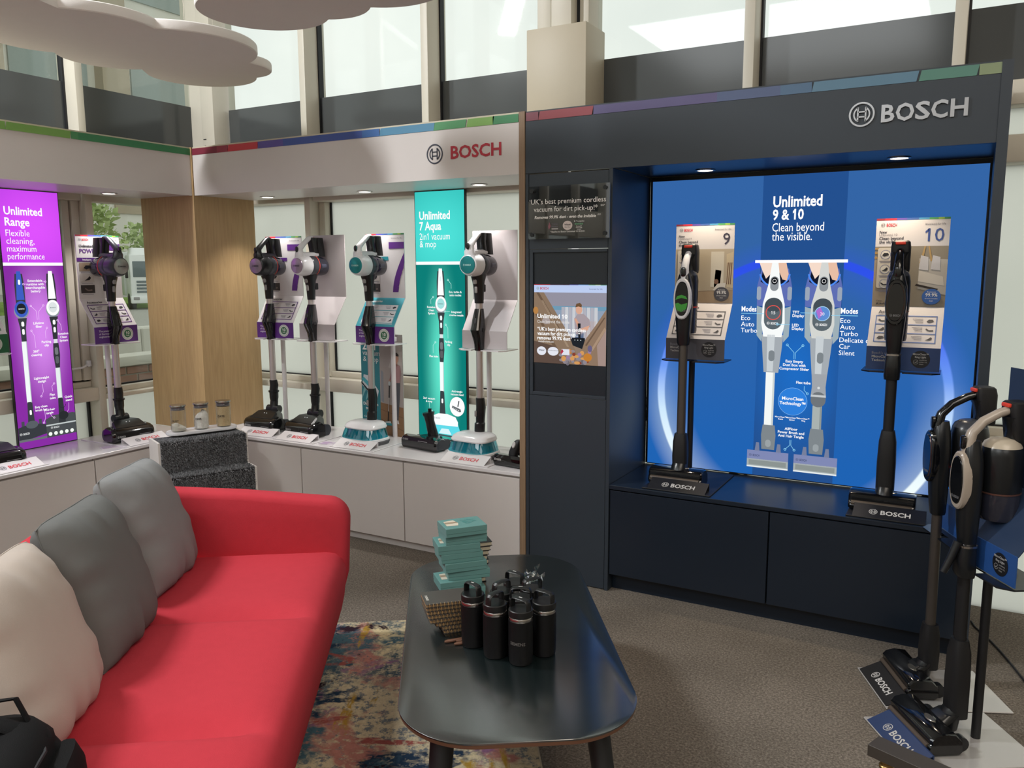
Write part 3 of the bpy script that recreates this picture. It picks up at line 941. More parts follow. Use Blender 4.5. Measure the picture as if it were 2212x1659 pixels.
m.text('Unlimited', -2.834, 1.822, .066, EW, True, 'l', 3, .214)
m.text('7 Aqua', -2.834, 1.762, .066, EW, True, 'l', 3, .153)
m.text('2in1 vacuum', -2.834, 1.706, .056, EW, False, 'l', 3, .212)
m.text('& mop', -2.834, 1.663, .056, EW, False, 'l', 3, .116)
part('printed_text', m, tp, 'white headline')
m = pb(tp, FT)
stick_art(m, -2.692, 1.540, 0.63, 1, '#ffffff', '#f6ffff', '#3a4448', '#a5e2e0', '#e8f4f4', True, True)
m.flat([(-2.766, .64), (-2.755, .672), (-2.72, .685), (-2.655, .685), (-2.60, .67), (-2.583, .64), (-2.585, .615), (-2.762, .615)], em('#fbffff'), 6)
m.flat([(-2.766, .628), (-2.583, .628), (-2.565, .57), (-2.585, .555), (-2.77, .565)], em('#5fdcea'), 5)
m.flat([(-2.72, .565), (-2.70, .595), (-2.65, .595), (-2.63, .562)], em('#d8f6fa'), 6)
m.flat([(-2.775, .562), (-2.56, .552), (-2.568, .545), (-2.775, .552)], em('#4a4f57'), 6)
m.brand(-2.755, .652, .010, em('#9aa5ad'), k=7)
part('printed_vacuum', m, tp, 'white mop cleaner picture')
m = pb(tp, FT)
m.ell(-2.588, .735, .052, .058, EW, 4)
m.line([(-2.575, .77), (-2.583, .735)], .008, em('#5a5f62'), 5)
m.flat([(-2.625, .725), (-2.622, .74), (-2.565, .722), (-2.56, .705), (-2.575, .703)], em('#6c7275'), 5)
for k in range(4): m.ell(-2.615 + k * .012, .724 - k * .004, .003, .003, EW, 6)
part('printed_badge', m, tp, 'round white picture of a brush head')
m = pb(tp, FT)
m.owner = tp
TK = em('#bff5ee')
lines(m, ('Eco, turbo &', 'auto modes'), -2.590, 1.400 + .0, .017, .018, EW)
lines(m, ('Rotation', 'Clean', 'System'), -2.760, 1.31, .017, .018, EW)
lines(m, ('Integrated', 'crevice nozzle'), -2.585, 1.285, .017, .018, EW)
lines(m, ('Parking', 'clip'), -2.642, 1.11, .017, .018, EW)
lines(m, ('Flex tube',), -2.748, 1.02, .017, .018, EW)
lines(m, ('Anti-tangle', 'vacuum head'), -2.588, .82, .017, .018, EW)
lines(m, ('2in1 vacuum', '& mop'), -2.788, .765, .017, .018, EW)
callout(m, [(-2.640, 1.475), (-2.618, 1.45), (-2.618, 1.425)], TK); callout(m, [(-2.745, 1.375), (-2.762, 1.36), (-2.762, 1.335)], TK)
callout(m, [(-2.665, 1.293), (-2.63, 1.293)], TK); callout(m, [(-2.66, 1.215), (-2.645, 1.195), (-2.645, 1.135)], TK)
callout(m, [(-2.735, 1.11), (-2.752, 1.09), (-2.752, 1.045)], TK); callout(m, [(-2.768, .695), (-2.785, .715), (-2.787, .745)], TK)
part('printed_text', m, tp, 'small white captions')

# blue panel (dark bay)
bp_ = thing('light_panel', 'wide backlit blue panel reading Unlimited 9 & 10', 'sign', TR(-0.69, 3.985, 0.53), 'backlit panels of the displays')
part('frame', pb(bp_, Matrix()).bx(-1.416, 0.044, 3.971, 3.99, 0.532, 1.968, FR), bp_)
def ring_mat():
    m = bpy.data.materials.new('blue_ring_print')
    m.use_nodes = True
    n, l = m.node_tree.nodes, m.node_tree.links
    n.remove(n['Principled BSDF'])
    tc = n.new('ShaderNodeTexCoord')
    mp = n.new('ShaderNodeMapping')
    mp.vector_type = 'TEXTURE'
    mp.inputs['Location'].default_value = (-0.005, 0, 0.933 - 0.53)
    mp.inputs['Scale'].default_value = (1, 1e6, 1)
    l.new(tc.outputs['Object'], mp.inputs['Vector'])
    ln = n.new('ShaderNodeVectorMath'); ln.operation = 'LENGTH'
    l.new(mp.outputs[0], ln.inputs[0])
    msk = n.new('ShaderNodeValToRGB')
    cr = msk.color_ramp
    cr.elements[0].position = .50; cr.elements[0].color = (0, 0, 0, 1)
    cr.elements[1].position = .628; cr.elements[1].color = (.28, .28, .28, 1)
    for p, v in ((.634, 1), (.664, 1), (.671, .25), (.75, 0)):
        e = cr.elements.new(p); e.color = (v, v, v, 1)
    l.new(ln.outputs['Value'], msk.inputs[0])
    sx = n.new('ShaderNodeSeparateXYZ')
    l.new(tc.outputs['Object'], sx.inputs[0])
    col = n.new('ShaderNodeValToRGB')
    cr = col.color_ramp
    cr.elements[0].position = 0.0; cr.elements[0].color = lin('#f4ffff')
    cr.elements[1].position = 1.0; cr.elements[1].color = lin('#2f52ea')
    for p, c in ((.3, '#cfeaff'), (.52, '#6f9cf4'), (.75, '#3a5ff0')):
        e = cr.elements.new(p); e.color = lin(c)
    l.new(sx.outputs['Z'], col.inputs[0])
    bs = n.new('ShaderNodeValToRGB')
    bs.color_ramp.elements[0].position = 0.1; bs.color_ramp.elements[0].color = lin('#1f63b4')
    bs.color_ramp.elements[1].position = 1.4; bs.color_ramp.elements[1].color = lin('#3465a6')
    l.new(sx.outputs['Z'], bs.inputs[0])
    mx = n.new('ShaderNodeMix'); mx.data_type = 'RGBA'
    l.new(msk.outputs[0], mx.inputs[0]); l.new(bs.outputs[0], mx.inputs[6]); l.new(col.outputs[0], mx.inputs[7])
    e = n.new('ShaderNodeEmission')
    l.new(mx.outputs[2], e.inputs[0])
    l.new(e.outputs[0], n['Material Output'].inputs[0])
    return m
FB = frame((0, 3.97, 0), (1, 0, 0), (0, 0, 1))
part('print_background', pb(bp_, FB).rect(-1.411, 0.537, 0.039, 1.963, ring_mat(), 1), bp_)
part('print_column', pb(bp_, FB).rect(-0.872, 0.537, -0.503, 1.963, glow('blue_column', '#24508f', '#1f6cc4', (0.0, 0.52), 0.3, 0.55), 2), bp_, 'darker blue centre column')
part('divider', pb(bp_, FB).rect(-0.896, 1.562, -0.487, 1.575, em('#ffffff', 1.3), 4), bp_, 'white divider bar')
m = pb(bp_, FB)
EW2 = em('#ffffff', 1.15)
m.text('Unlimited', -.824, 1.818, .070, EW2, True, 'l', 4, .216)
m.text('9 & 10', -.824, 1.760, .066, EW2, True, 'l', 4, .138)
m.text('Clean beyond', -.824, 1.706, .056, EW2, False, 'l', 4, .228)
m.text('the visible.', -.824, 1.664, .056, EW2, False, 'l', 4, .178)
part('printed_text', m, bp_, 'white headline')
def nine_art(m, x, body, flexj, disp):
    D = em('#26324a')
    m.flat([(x - .062, 1.535), (x + .062, 1.535), (x + .08, 1.45), (x + .078, 1.36), (x - .078, 1.36), (x - .08, 1.45)], em('#5f6fb4'), 3)
    m.flat([(x - .055, 1.53), (x + .055, 1.53), (x + .065, 1.475), (x, 1.435), (x - .065, 1.475)], em('#12182c'), 4)
    m.arc(x, 1.52, .064, .072, pi * 1.05, pi * 1.95, em('#4f8cf4'), 5)
    for sx in (-1, 1):
        m.caps(x + sx * .07, 1.42, .010, .032, em('#9aa6b8'), 4)
        m.flat([(x + sx * .045, 1.35), (x + sx * .078, 1.36), (x + sx * .074, 1.22), (x + sx * .05, 1.19)], em('#9fb0b8'), 3)
    SK, SK2 = em('#f6dccb'), em('#e8bfa6')
    m.flat([(x - .072, 1.562), (x - .012, 1.562), (x - .02, 1.51), (x - .04, 1.488), (x - .06, 1.53)], SK, 6)
    m.flat([(x + .012, 1.562), (x + .05, 1.562), (x + .062, 1.51), (x + .055, 1.48), (x + .035, 1.485), (x + .015, 1.53)], SK2, 6)
    m.flat([(x - .014, 1.563), (x + .014, 1.563), (x + .028, 1.46), (x + .05, 1.37), (x + .054, 1.28), (x + .042, 1.215), (x - .042, 1.215), (x - .054, 1.28), (x - .05, 1.37), (x - .028, 1.46)], em(body), 7)
    m.caps(x, 1.465, .019, .034, em('#8d9398'), 8)
    m.ell(x, 1.478, .015, .017, em('#15181c'), 9)
    m.arc(x, 1.478, .007, .009, 0, 2 * pi, EW, 10, 14)
    m.caps(x, 1.325, .042, .075, em('#5d686e'), 8)
    m.caps(x, 1.365, .039, .033, em('#454f56'), 9)
    if disp == 9:
        m.arc(x, 1.330, .031, .035, 0, 2 * pi, em('#e8574f'), 10, 30)
        m.text('15', x, 1.322, .022, EW, False, 'c', 11)
    else:
        m.ell(x, 1.330, .034, .034, em('#a9d4f4'), 10)
        m.ell(x, 1.330, .031, .031, em('#5f8fd4'), 11)
        m.flat([(x - .028, 1.342), (x - .01, 1.36), (x + .005, 1.33), (x - .015, 1.305)], em('#b06fd0'), 12)
        m.text('20', x, 1.322, .020, EW, False, 'c', 13)
    m.brand(x - .028, 1.274, .011, EW, k=11)
    m.flat([(x - .05, 1.225), (x + .05, 1.225), (x + .044, 1.15), (x + .034, 1.045), (x - .034, 1.045), (x - .044, 1.15)], em('#a5acb2'), 6)
    m.flat([(x - .024, 1.225), (x + .012, 1.225), (x + .008, 1.05), (x - .02, 1.05)], em('#c9d0d4'), 7)
    m.caps(x, 1.125, .014, .026, em('#7e868b'), 8)
    if flexj:
        m.flat([(x - .034, 1.05), (x + .034, 1.05), (x + .030, .99), (x + .034, .94), (x - .034, .94), (x - .030, .99)], em('#a0a5ab'), 6)
        m.ell(x, .985, .006, .006, em('#d8dcde'), 8)
        m.caps(x, .93, .033, .036, em('#6f757a'), 7)
        m.rect(x - .033, .942, x + .033, .952, em('#c4c9cc'), 8)
        z1 = .90
    else: z1 = 1.048
    m.rect(x - .023, .775, x + .019, z1, em('#f4f8f6' if not flexj else '#a9b2b0'), 5)
    m.rect(x + .010, .775, x + .019, z1, em('#cfd6d4' if not flexj else '#8f9896'), 6)
    m.flat([(x - .028, .79), (x + .028, .79), (x + .034, .74), (x + .030, .67), (x - .030, .67), (x - .034, .74)], em('#7f878c'), 7)
    m.caps(x, .70, .013, .018, em('#9aa2a6'), 8)
    for sx in (-1, 1): m.flat([(x + sx * .05 - .012, .655), (x + sx * .05 + .012, .655), (x + sx * .05 + .008, .70), (x + sx * .05 - .006, .70)], em('#77809c'), 7)
    m.rect(x - .097, .615, x + .097, .66, em('#8089b4'), 7)
    m.rect(x - .097, .580, x + .097, .618, em('#a8b0b0'), 7)
    m.rect(x - .088, .588, x + .088, .612, em('#8c9492'), 8)
    m.rect(x - .097, .576, x + .097, .583, em('#e8eeee'), 8)
    m.brand(x - .088, .630, .011, em('#4a5478'), k=8)
m = pb(bp_, FB)
nine_art(m, -.803, '#f8fbfa', False, 9)
part('printed_vacuum', m, bp_, 'white stick cleaner picture held by a hand')
m = pb(bp_, FB)
nine_art(m, -.584, '#d4d6d2', True, 10)
part('printed_vacuum', m, bp_, 'silver stick cleaner picture held by a hand')
m = pb(bp_, FB)
m.ell(-.697, .913, .066, .066, em('#8fc4f8'), 14, 40)
m.ell(-.697, .913, .0645, .0645, em('#2f80dc'), 15, 40)
m.text('MicroClean', -.697, .920, .021, EW, True, 'c', 16)
m.text('Technology™', -.697, .897, .021, EW, True, 'c', 16)
part('printed_badge', m, bp_, 'round light blue badge')
m = pb(bp_, FB)
m.owner = bp_
CY = em('#8fd4f4')
for x, w, ls, al in ((-.952, .07, ('Eco', 'Auto', 'Turbo'), 'l'), (-.505, .072, ('Eco', 'Auto', 'Turbo', 'Delicate care', 'Car', 'Silent'), 'l')):
    q = MB(m.M); q.text('Modes', x, 1.333, .034, EW2, True, 'l', 6, w); part('caption', q, bp_)
    lines(m, ls, x, 1.291, .031, .0295, EW2, False, 'l', 6)
for xa, xb in ((-.952, -.845), (-.545, -.432)): part('callout_line', MB(m.M).rect(xa, 1.322, xb, 1.325, CY, 16), bp_)
lines(m, ('TFT', 'Display'), -.715, 1.328, .018, .016, EW, True, 'l', 16)
lines(m, ('LED', 'Display'), -.715, 1.268, .018, .016, EW, True, 'l', 16)
callout(m, [(-.621, 1.332), (-.68, 1.332)], CY, k=16); callout(m, [(-.782, 1.276), (-.724, 1.276)], CY, k=16)
callout(m, [(-.732, 1.18), (-.70, 1.145), (-.70, 1.115)], CY, k=16); callout(m, [(-.662, 1.18), (-.694, 1.145), (-.694, 1.115)], CY, k=16)
lines(m, ('Easy Empty', 'Dust Box with', 'Compressor Slider'), -.697, 1.098, .0175, .0175, EW, True, 'c', 16)
lines(m, ('Flex tube',), -.652, 1.0, .0175, .017, EW, True, 'c', 16)
callout(m, [(-.632, .955), (-.647, .97), (-.647, .99)], CY, k=16)
for k in range(3): lines(m, ('MicroClean™', ('Beads', 'Sensor', 'Ring')[k]), -.748 + k * .052, .832, .0095, .010, EW, True, 'c', 16)
lines(m, ('AllFloor', 'Power Brush and', 'Anti Hair Tangle'), -.698, .775, .0175, .0175, EW, True, 'c', 16)
callout(m, [(-.722, .68), (-.701, .702), (-.701, .728)], CY, k=16); callout(m, [(-.68, .68), (-.696, .702), (-.696, .728)], CY, k=16)
part('printed_text', m, bp_, 'small white captions')

# ------------------------------------------------------------------ sign and screen on the dark pillar
ac = thing('acrylic_sign', 'smoky acrylic sign with white quote on the dark pillar', 'sign', TR(-1.641, 3.48, 1.677))
part('panel', pb(ac, Matrix()).bx(-1.848, -1.434, 3.470, 3.474, 1.677, 1.920, ACRY), ac)
for x in (-1.828, -1.456):
    for z in (1.698, 1.900):
        part('standoff', pb(ac, Matrix()).tube([(x, 3.466, z), (x, 3.494, z)], 0.010, BLACKP, 18), ac)
m = pb(ac, frame((0, 3.4695, 0), (1, 0, 0), (0, 0, 1)))
PW = ink('#f0eeea')
m.text("‘UK’s best premium cordless", -1.646, 1.838, .033, PW, False, 'c', 1, .388)
m.text("vacuum for dirt pick-up!*", -1.655, 1.803, .033, PW, False, 'c', 1, .325)
m.text("**’", -1.468, 1.812, .02, PW, False, 'c', 1)
m.text("Removes 99.9% dust - even the invisible **", -1.646, 1.771, .019, PW, True, 'c', 1, .335, 0.2)
m.flat([(-1.742, 1.735), (-1.735, 1.755), (-1.728, 1.735), (-1.738, 1.718)], ink('#8a5560'), 1)
for i, t in enumerate(('Trusted', 'Reviews')): m.text(t, -1.724, 1.742 - i * .011, .010, ink('#6a6670'), True, 'l', 1)
m.rect(-1.724, 1.72, -1.69, 1.726, ink('#a9a4a4'), 1)
m.ell(-1.642, 1.737, .0245, .021, ink('#cfc2bd'), 1)
m.text('Which?', -1.642, 1.737, .0105, ink('#2a2a2e'), True, 'c', 2); m.text('Best Buy', -1.642, 1.727, .008, ink('#2a2a2e'), False, 'c', 2)
m.text('★ Trustpilot', -1.584, 1.752, .010, PW, False, 'c', 1)
for k in range(5): m.rect(-1.605 + k * .0085, 1.739, -1.598 + k * .0085, 1.746, ink('#5d8f6c'), 1)
for i, t in enumerate(('Rating 4.7', 'from 1,200', 'reviews')): m.text(t, -1.584, 1.730 - i * .007, .007, PW, False, 'c', 1)
m.text("*Applies to Bosch Unlimited 10 BCS10", -1.643, 1.706, .011, PW, False, 'c', 1)
part('printed_text', m, ac, 'white quotation')

tv = thing('screen', 'lit screen in black frame below the acrylic sign', 'screen', TR(-1.645, 3.51, 0.935))
g = pb(tv, Matrix())
g.bx(-1.854, -1.836, 3.494, 3.512, 0.930, 1.630, DARKW, .001, 1); g.bx(-1.470 + .016, -1.452, 3.494, 3.512, 0.930, 1.630, DARKW, .001, 1)
g.bx(-1.836, -1.454, 3.494, 3.512, 0.930, 0.945, DARKW, .001, 1); g.bx(-1.836, -1.454, 3.494, 3.512, 1.615, 1.630, DARKW, .001, 1)
part('frame', g, tv)
part('panel', pb(tv, Matrix()).bx(-1.836, -1.454, 3.503, 3.514, 0.945, 1.615, mat('screen_black', '#1b222a', 0.35)), tv)
FTV = frame((0, 3.503, 0), (1, 0, 0), (0, 0, 1))
m = pb(tv, FTV)
x0, x1, z0, z1 = -1.833, -1.457, 1.088, 1.465
SX = lambda u: x0 + u * (x1 - x0)
SZ = lambda v: z1 - v * (z1 - z0)
def P(pts, c, k, mm=None): (mm or m).flat([(SX(a), SZ(b)) for a, b in pts], em(c), k)
P([(0, 1), (1, 1), (1, 0), (0, 0)], '#8f7b6c', 1)
P([(0, .1), (1, .1), (1, 0), (0, 0)], '#bccdf0', 2)
for a, b, c in ((0, .23, '#b02c34'), (.23, .5, '#4a3548'), (.5, .62, '#5d5fa8'), (.62, .76, '#6fa0d8'), (.76, .85, '#6fb07a'), (.85, .92, '#b4cf8a'), (.92, 1, '#4f9068')): P([(a, .008), (b, .008), (b, 0), (a, 0)], c, 3)
P([(0, .27), (1, .27), (1, .1), (0, .1)], '#93919f', 2)
P([(.2, .32), (1, .32), (1, .27), (.2, .27)], '#6f9ab4', 2)
P([(.25, .75), (1, .75), (1, .32), (.25, .32)], '#8f9fb4', 2)
for k in range(10): P([(.39 + k * .05, .68), (.435 + k * .05, .68), (.435 + k * .05, .28), (.39 + k * .05, .28)], '#c9cbd0' if k % 2 else '#b0b0ba', 3)
P([(.72, .68), (.86, .68), (.86, .45), (.72, .45)], '#b79f9a', 3)
P([(0, 1), (0, .1), (.14, .1), (.36, .42), (.52, .66), (.62, .9), (.55, 1)], '#8a7460', 4)
P([(.03, .1), (.07, .1), (.4, .6), (.38, .6)], '#6a5646', 5); P([(0, .35), (.04, .35), (.4, .9), (.35, .9)], '#6f5a49', 5); P([(.1, .2), (.13, .2), (.5, .78), (.47, .78)], '#a08a74', 5)
P([(0, 1), (0, .72), (.3, .78), (.5, 1)], '#5f4d44', 5)
P([(1, 1), (1, .3), (.86, .5), (.72, .68), (.66, .82), (.72, 1)], '#8f7763', 4)
P([(.99, .4), (.97, .4), (.72, .75), (.74, .76)], '#6d5848', 5); P([(1, .55), (.98, .52), (.8, .8), (.82, .82)], '#a98f78', 5)
P([(.9, 1), (.88, .75), (1, .55), (1, 1)], '#a58e86', 5)
P([(.52, .68), (.72, .68), (.68, .8), (.55, .76)], '#22262c', 5)
for k in range(3): m.ell(SX(.58 + k * .04), SZ(.69), .0025, .002, em('#f4ffff'), 6)
part('picture', m, tv, 'picture of a room between giant fibres')
random.seed(3)
for i in range(34):
    a = random.uniform(.38, .82); b = random.uniform(.83, .985)
    part('pictured_dust_ball', pb(tv, FTV).ell(SX(a), SZ(b), random.uniform(.006, .016), random.uniform(.005, .014), em(random.choice(('#c47f3f', '#b06a34', '#d49a5c', '#6f6a72', '#8f8790', '#9a7fa0', '#8a3f30'))), 7 + i % 5, 9), tv)
for a, b, rx, ry, c in ((.79, .79, .012, .016, '#6a6284'), (.76, .90, .022, .02, '#c47f34'), (.03, .33, .014, .018, '#b8834a'), (.18, .46, .022, .016, '#a89c9a')):
    part('pictured_dust_ball', pb(tv, FTV).ell(SX(a), SZ(b), rx, ry, em(c), 12, 11), tv)
m = pb(tv, FTV)
P([(.58, .55), (.57, .42), (.62, .36), (.70, .36), (.78, .43), (.79, .52), (.70, .56), (.68, .63), (.60, .62)], '#a79aa0', 8)
P([(.57, .42), (.6, .42), (.65, .5), (.62, .53)], '#d4a088', 9); P([(.78, .5), (.76, .56), (.66, .58), (.65, .55)], '#d8a58c', 9)
m.ell(SX(.635), SZ(.31), .017, .021, em('#d9a78f'), 9); P([(.585, .28), (.60, .235), (.65, .225), (.675, .25), (.67, .28), (.63, .27)], '#6d5238', 10)
P([(.6, .62), (.70, .6), (.70, .66), (.58, .67)], '#5f6f8c', 8); P([(.62, .48), (.66, .48), (.66, .66), (.63, .66)], '#1d2026', 11)
P([(.54, .66), (.72, .66), (.72, .685), (.54, .685)], '#1a1c22', 11)
part('picture_person', m, tv, 'person in a patterned shirt kneeling with a cleaner')
m = pb(tv, FTV)
m.brand(SX(.04), SZ(.065), .012, em('#c4303c'), em('#7a8f74'), .064, k=12)
m.text('Invented for life', SX(.95), SZ(.062), .0105, em('#5a6288'), False, 'r', 12)
m.text('Unlimited 10', SX(.055), SZ(.425), .028, EW, True, 'l', 14, .16)
m.text('Clean beyond the visible', SX(.055), SZ(.488), .021, em('#e8e4e0'), False, 'l', 14, .17)
for i, (t, w) in enumerate((('“UK’s best premium cordless', .255), ('vacuum for dirt pick-up...”', .225), ('removes 99.9% dust', .175))): m.text(t, SX(.055), SZ(.585 + i * .057), .024, EW, True, 'l', 14, w)
m.text('trustedreviews.com', SX(.07), SZ(.735), .014, EW, False, 'l', 14, .082)
for a, r in ((.115, .025), (.28, .029)): m.ell(SX(a), SZ(.845), r, .021, em('#e4e6f0'), 13)
m.text('Which?', SX(.115), SZ(.845), .010, em('#2a2a34'), True, 'c', 14); m.text('Good Housekeeping', SX(.28), SZ(.84), .007, em('#2a2a34'), False, 'c', 14)
m.rect(SX(.40), SZ(.885), SX(.51), SZ(.81), em('#dfe2ee'), 13)
m.flat([(SX(.385), SZ(.85)), (SX(.41), SZ(.81)), (SX(.43), SZ(.84)), (SX(.395), SZ(.88))], em('#b03a50'), 14)
part('printed_text', m, tv, 'white captions and round badges')

# ------------------------------------------------------------------ display stands
def photo_room(m, x0, y0, x1, y1, kind, k=2):
    X = lambda u: x0 + u * (x1 - x0)
    Y = lambda v: y0 + v * (y1 - y0)
    Q = lambda pts, c, kk: m.flat([(X(a), Y(b)) for a, b in pts], ink(c), kk)
    if kind == 9:
        Q([(0, 0), (1, 0), (1, 1), (0, 1)], '#a8937a', k)
        Q([(0, .2), (1, .25), (1, 1), (0, 1)], '#b3a793', k + 1)
        Q([(.62, .3), (.84, .28), (.84, .95), (.62, .95)], '#cfc9bb', k + 2)
        Q([(.3, .6), (.42, .6), (.42, .95), (.3, .95)], '#6f7a78', k + 2)
        Q([(.9, .3), (1, .28), (1, .95), (.88, .9)], '#c4b69a', k + 2)
        for a in (.89, .92, .95): Q([(a, .35), (a + .012, .35), (a + .03, .75), (a + .015, .75)], '#6b4a38', k + 3)
        m.ell(X(.72), Y(.40), .011, .012, ink('#7a5a48'), k + 4, 12)
        Q([(.66, .24), (.86, .22), (.88, .38), (.74, .36)], '#d3cfc8', k + 3)
        Q([(.68, .3), (.78, .3), (.8, .6), (.7, .62)], '#3a3a3c', k + 2)
    else:
        Q([(0, 0), (1, 0), (1, 1), (0, 1)], '#8f8779', k)
        Q([(0, 0), (.45, 0), (.2, .75), (0, .8)], '#a39480', k + 1)
        Q([(.62, .3), (1, .2), (1, .78), (.62, .8)], '#b8b4ae', k + 2)
        Q([(.63, .6), (.95, .5), (.97, .35), (.62, .42)], '#cfcac2', k + 3)
        for a in (.68, .84): Q([(a - .06, .62), (a + .07, .6), (a + .06, .82), (a - .04, .85)], '#c9c9cf', k + 4)
        Q([(.62, .72), (.66, .72), (.7, 1), (.68, 1)], '#b39563', k + 3); Q([(.77, .75), (.8, .75), (.75, 1), (.73, 1)], '#b39563', k + 3)
        Q([(.6, .38), (.9, .3), (.88, .27), (.58, .35)], '#2e2622', k + 5)
        for b in (.8, .88, .95): Q([(0, b), (.06, b), (.06, b + .025), (0, b + .025)], '#b98f4f', k + 3)

def icon(m, x, y, s, i, c, k):
    if i % 3 == 0: m.flat([(x - s, y - s * .2), (x - s * .3, y - s * .6), (x + s, y - s * .1), (x + s * .6, y + s * .5), (x - s * .4, y + s * .5)], c, k)
    elif i % 3 == 1: m.flat([(x - s, y - s * .6), (x + s * .4, y - s * .5), (x + s * .9, y + s * .1), (x + s * .5, y + s * .6), (x - s * .1, y)], c, k)
    else: m.line([(x - s, y + s * .3), (x - s * .2, y - s * .3), (x + s, y - s * .2)], s * .38, c, k)

SUPER = (('#8a2a3c', 0, .12), ('#c22f3c', .12, .28), ('#5a4a9c', .28, .42), ('#3a5a9c', .42, .58), ('#4a8fb8', .58, .72), ('#4b9a5c', .72, .84), ('#8fb84a', .84, .92), ('#3f8f5a', .92, 1))
def stand(M, label, style, pole_dx=-0.05, dark=False, basew=0.16, basemat=None, group=None, cdx=0.0, dy=0.115, cdy=0.0, py=0.016, upper=True):
    """style: power | seven | aqua | blank | nine | ten | green"""
    t = thing('display_stand', label, 'display stand', M, group or 'display stands holding the stick cleaners')
    bm_ = BLACKM if dark else WHITEG
    part('base_plate', MB().bx(-basew, basew, -0.36, 0.07, 0, 0.006, basemat or bm_, .002, 1), t)
    part('pole', MB().tube([(pole_dx, py, 0.006), (pole_dx, py, 0.58 if py < 0 else 0.86)], 0.0145, bm_, 18), t)
    CARD = {'blank': mat('blank_card', '#b9b2b4', 0.4, var=.02)}.get(style, mat('info_card', '#d2cfd2' if not dark else '#cfc4ae', 0.45, var=.02))
    if dark and style == 'blank': CARD = mat('navy_card', '#2b3a54', 0.3)
    w = 0.14
    X0 = Matrix.Translation((cdx, cdy, 0))
    up = part('info_card', MB(X0).bx(-w, w, 0, 0.004, 0.846, 1.22, CARD, 0), t) if upper else None
    dz = 0.846 - 0.682
    sl = part('sloped_card', MB(X0).prism([(0, .846), (.004, .846), (.004 - dy, .682), (-dy, .682)], 2 * w, CARD, M=Matrix(((0, 0, 1, -w), (1, 0, 0, 0), (0, 1, 0, 0), (0, 0, 0, 1)))), t)
    lowc = {'power': mat('card_purple', '#5b2c80', .4), 'seven': mat('card_purple', '#5b2c80', .4), 'aqua': mat('card_purple', '#5b2c80', .4), 'green': mat('card_green', '#1f5d3c', .4),
            'nine': mat('card_charcoal', '#4a4a52', .4), 'ten': mat('card_navy', '#2a4272', .4)}.get(style, CARD)
    if dark and style == 'blank': lowc = mat('card_blue', '#28508f', .35)
    lo = part('lower_card', MB(X0).bx(-w, w, -dy - .002, -dy + .002, .586, .684, lowc), t)
    tx = -0.025
    pts = [(-.155, 0.0), (-.155, -.13), (-.12, -.165), (tx - .03, -.165), (tx - .03, -.125), (tx + .03, -.125), (tx + .03, -.165), (.115, -.165), (.145, -.13), (.145, 0.0)]
    part('shelf', MB(X0).prism(pts, .005, bm_ if not dark else BLACKP, z0=.578), t)
    part('pole_bracket', MB().box((pole_dx, .01, .60), (.05, .03, .03), bm_, .004), t)
    # name plate
    npm = WHITEG if not dark else (mat('navy_plate', '#2a3a5e', .3) if basemat and style == 'blank' and upper else BLACKM)
    pl = MB()
    Mx = Matrix(((0, 0, 1, -.135), (1, 0, 0, 0), (0, 1, 0, 0), (0, 0, 0, 1)))
    pl.prism([(-.358, .006), (-.354, .006), (-.284, .036), (-.284, .040)], .27, npm, M=Mx)
    pl.prism([(-.287, .036), (-.284, .040), (-.279, .040), (-.279, .006), (-.283, .006), (-.283, .035)], .27, npm, M=Mx)
    np_ = part('name_plate', pl, t)
    ang = math.atan2(.034, .074)
    F = frame((0, -.358, .0063), (1, 0, 0), (0, .074, .034))
    lg = MB(F)
    if dark: lg.brand(-.075, .024, .026, em('#c9c4be', .8), width=.155)
    else: lg.brand(-.075, .024, .026, ink('#d0323f'), ink('#6d6f76'), .155)
    part('printed_logo', lg, np_, 'ring emblem and lettering')
    if style == 'blank':
        if dark: 
            m = MB(X0 @ frame((-w, -dy - .0025, .586), (1, 0, 0), (0, 0, 1)))
            badge(m, .21, .05)
            part('printed_badge', m, lo, 'round black badge')
        return t
    # prints
    m = MB(frame((-w, 0, .846), (1, 0, 0), (0, 0, 1)))
    W, H = .28, .374
    for c, a, b in SUPER: m.rect(a * W, H - .008, b * W, H, ink(c), 1)
    tw = ink('#3a3a44')
    m.brand(.018, H - .034, .013, ink('#c92f3f'), ink('#5a5f66'), .062, 2)
    m.text('Invented for life', W - .016, H - .031, .012, ink('#6d6d78'), False, 'r', 2)
    VI = ink('#5b2c80')
    if style in ('power', 'seven', 'aqua'):
        m.text('Unlimited', .02, H - .072, .022, tw, True, 'l', 2)
        if style == 'power': m.text('POWER', .02, H - .105, .034, VI, True, 'l', 2)
        else: m.text('7', .02, H - .100, .03, VI, True, 'l', 2)
        bar = ink('#2f8a98') if style == 'aqua' else VI
        m.rect(0, H - .155, .165, H - .133, bar, 2)
        m.text('Intelligent', .035, H - .149, .014, ink('#e8e4ee'), True, 'l', 3)
        # big 7
        m.rect(.17, H - .088, W, H - .05, VI, 2)
        q = []
        for i in range(9):
            a = i / 8
            q.append((W - .075 * math.sin(a * pi / 2) ** 1.0 - .012 * a, H - .11 - .23 * a))
        for (xa, ya), (xb, yb) in zip(q, q[1:]): m.flat([(xa, ya), (xb, yb), (min(W, xb + .036 + .004), yb), (min(W, xa + .042), ya)], VI, 2)
        ph = ('#9c8a78', '#c9c4c2', '#3a3638')
        for i in range(3):
            y = H - .215 - i * .065 + .005
            m.rect(.012, y, .10, y + .048, ink(ph[i]), 2)
            icon(m, .06, y + .022, .022, i, ink('#26262c' if i < 2 else '#7a6f6c'), 3)
            m.rect(.02, y - .008, .09, y - .005, ink('#8a8894'), 2)
    elif style == 'green':
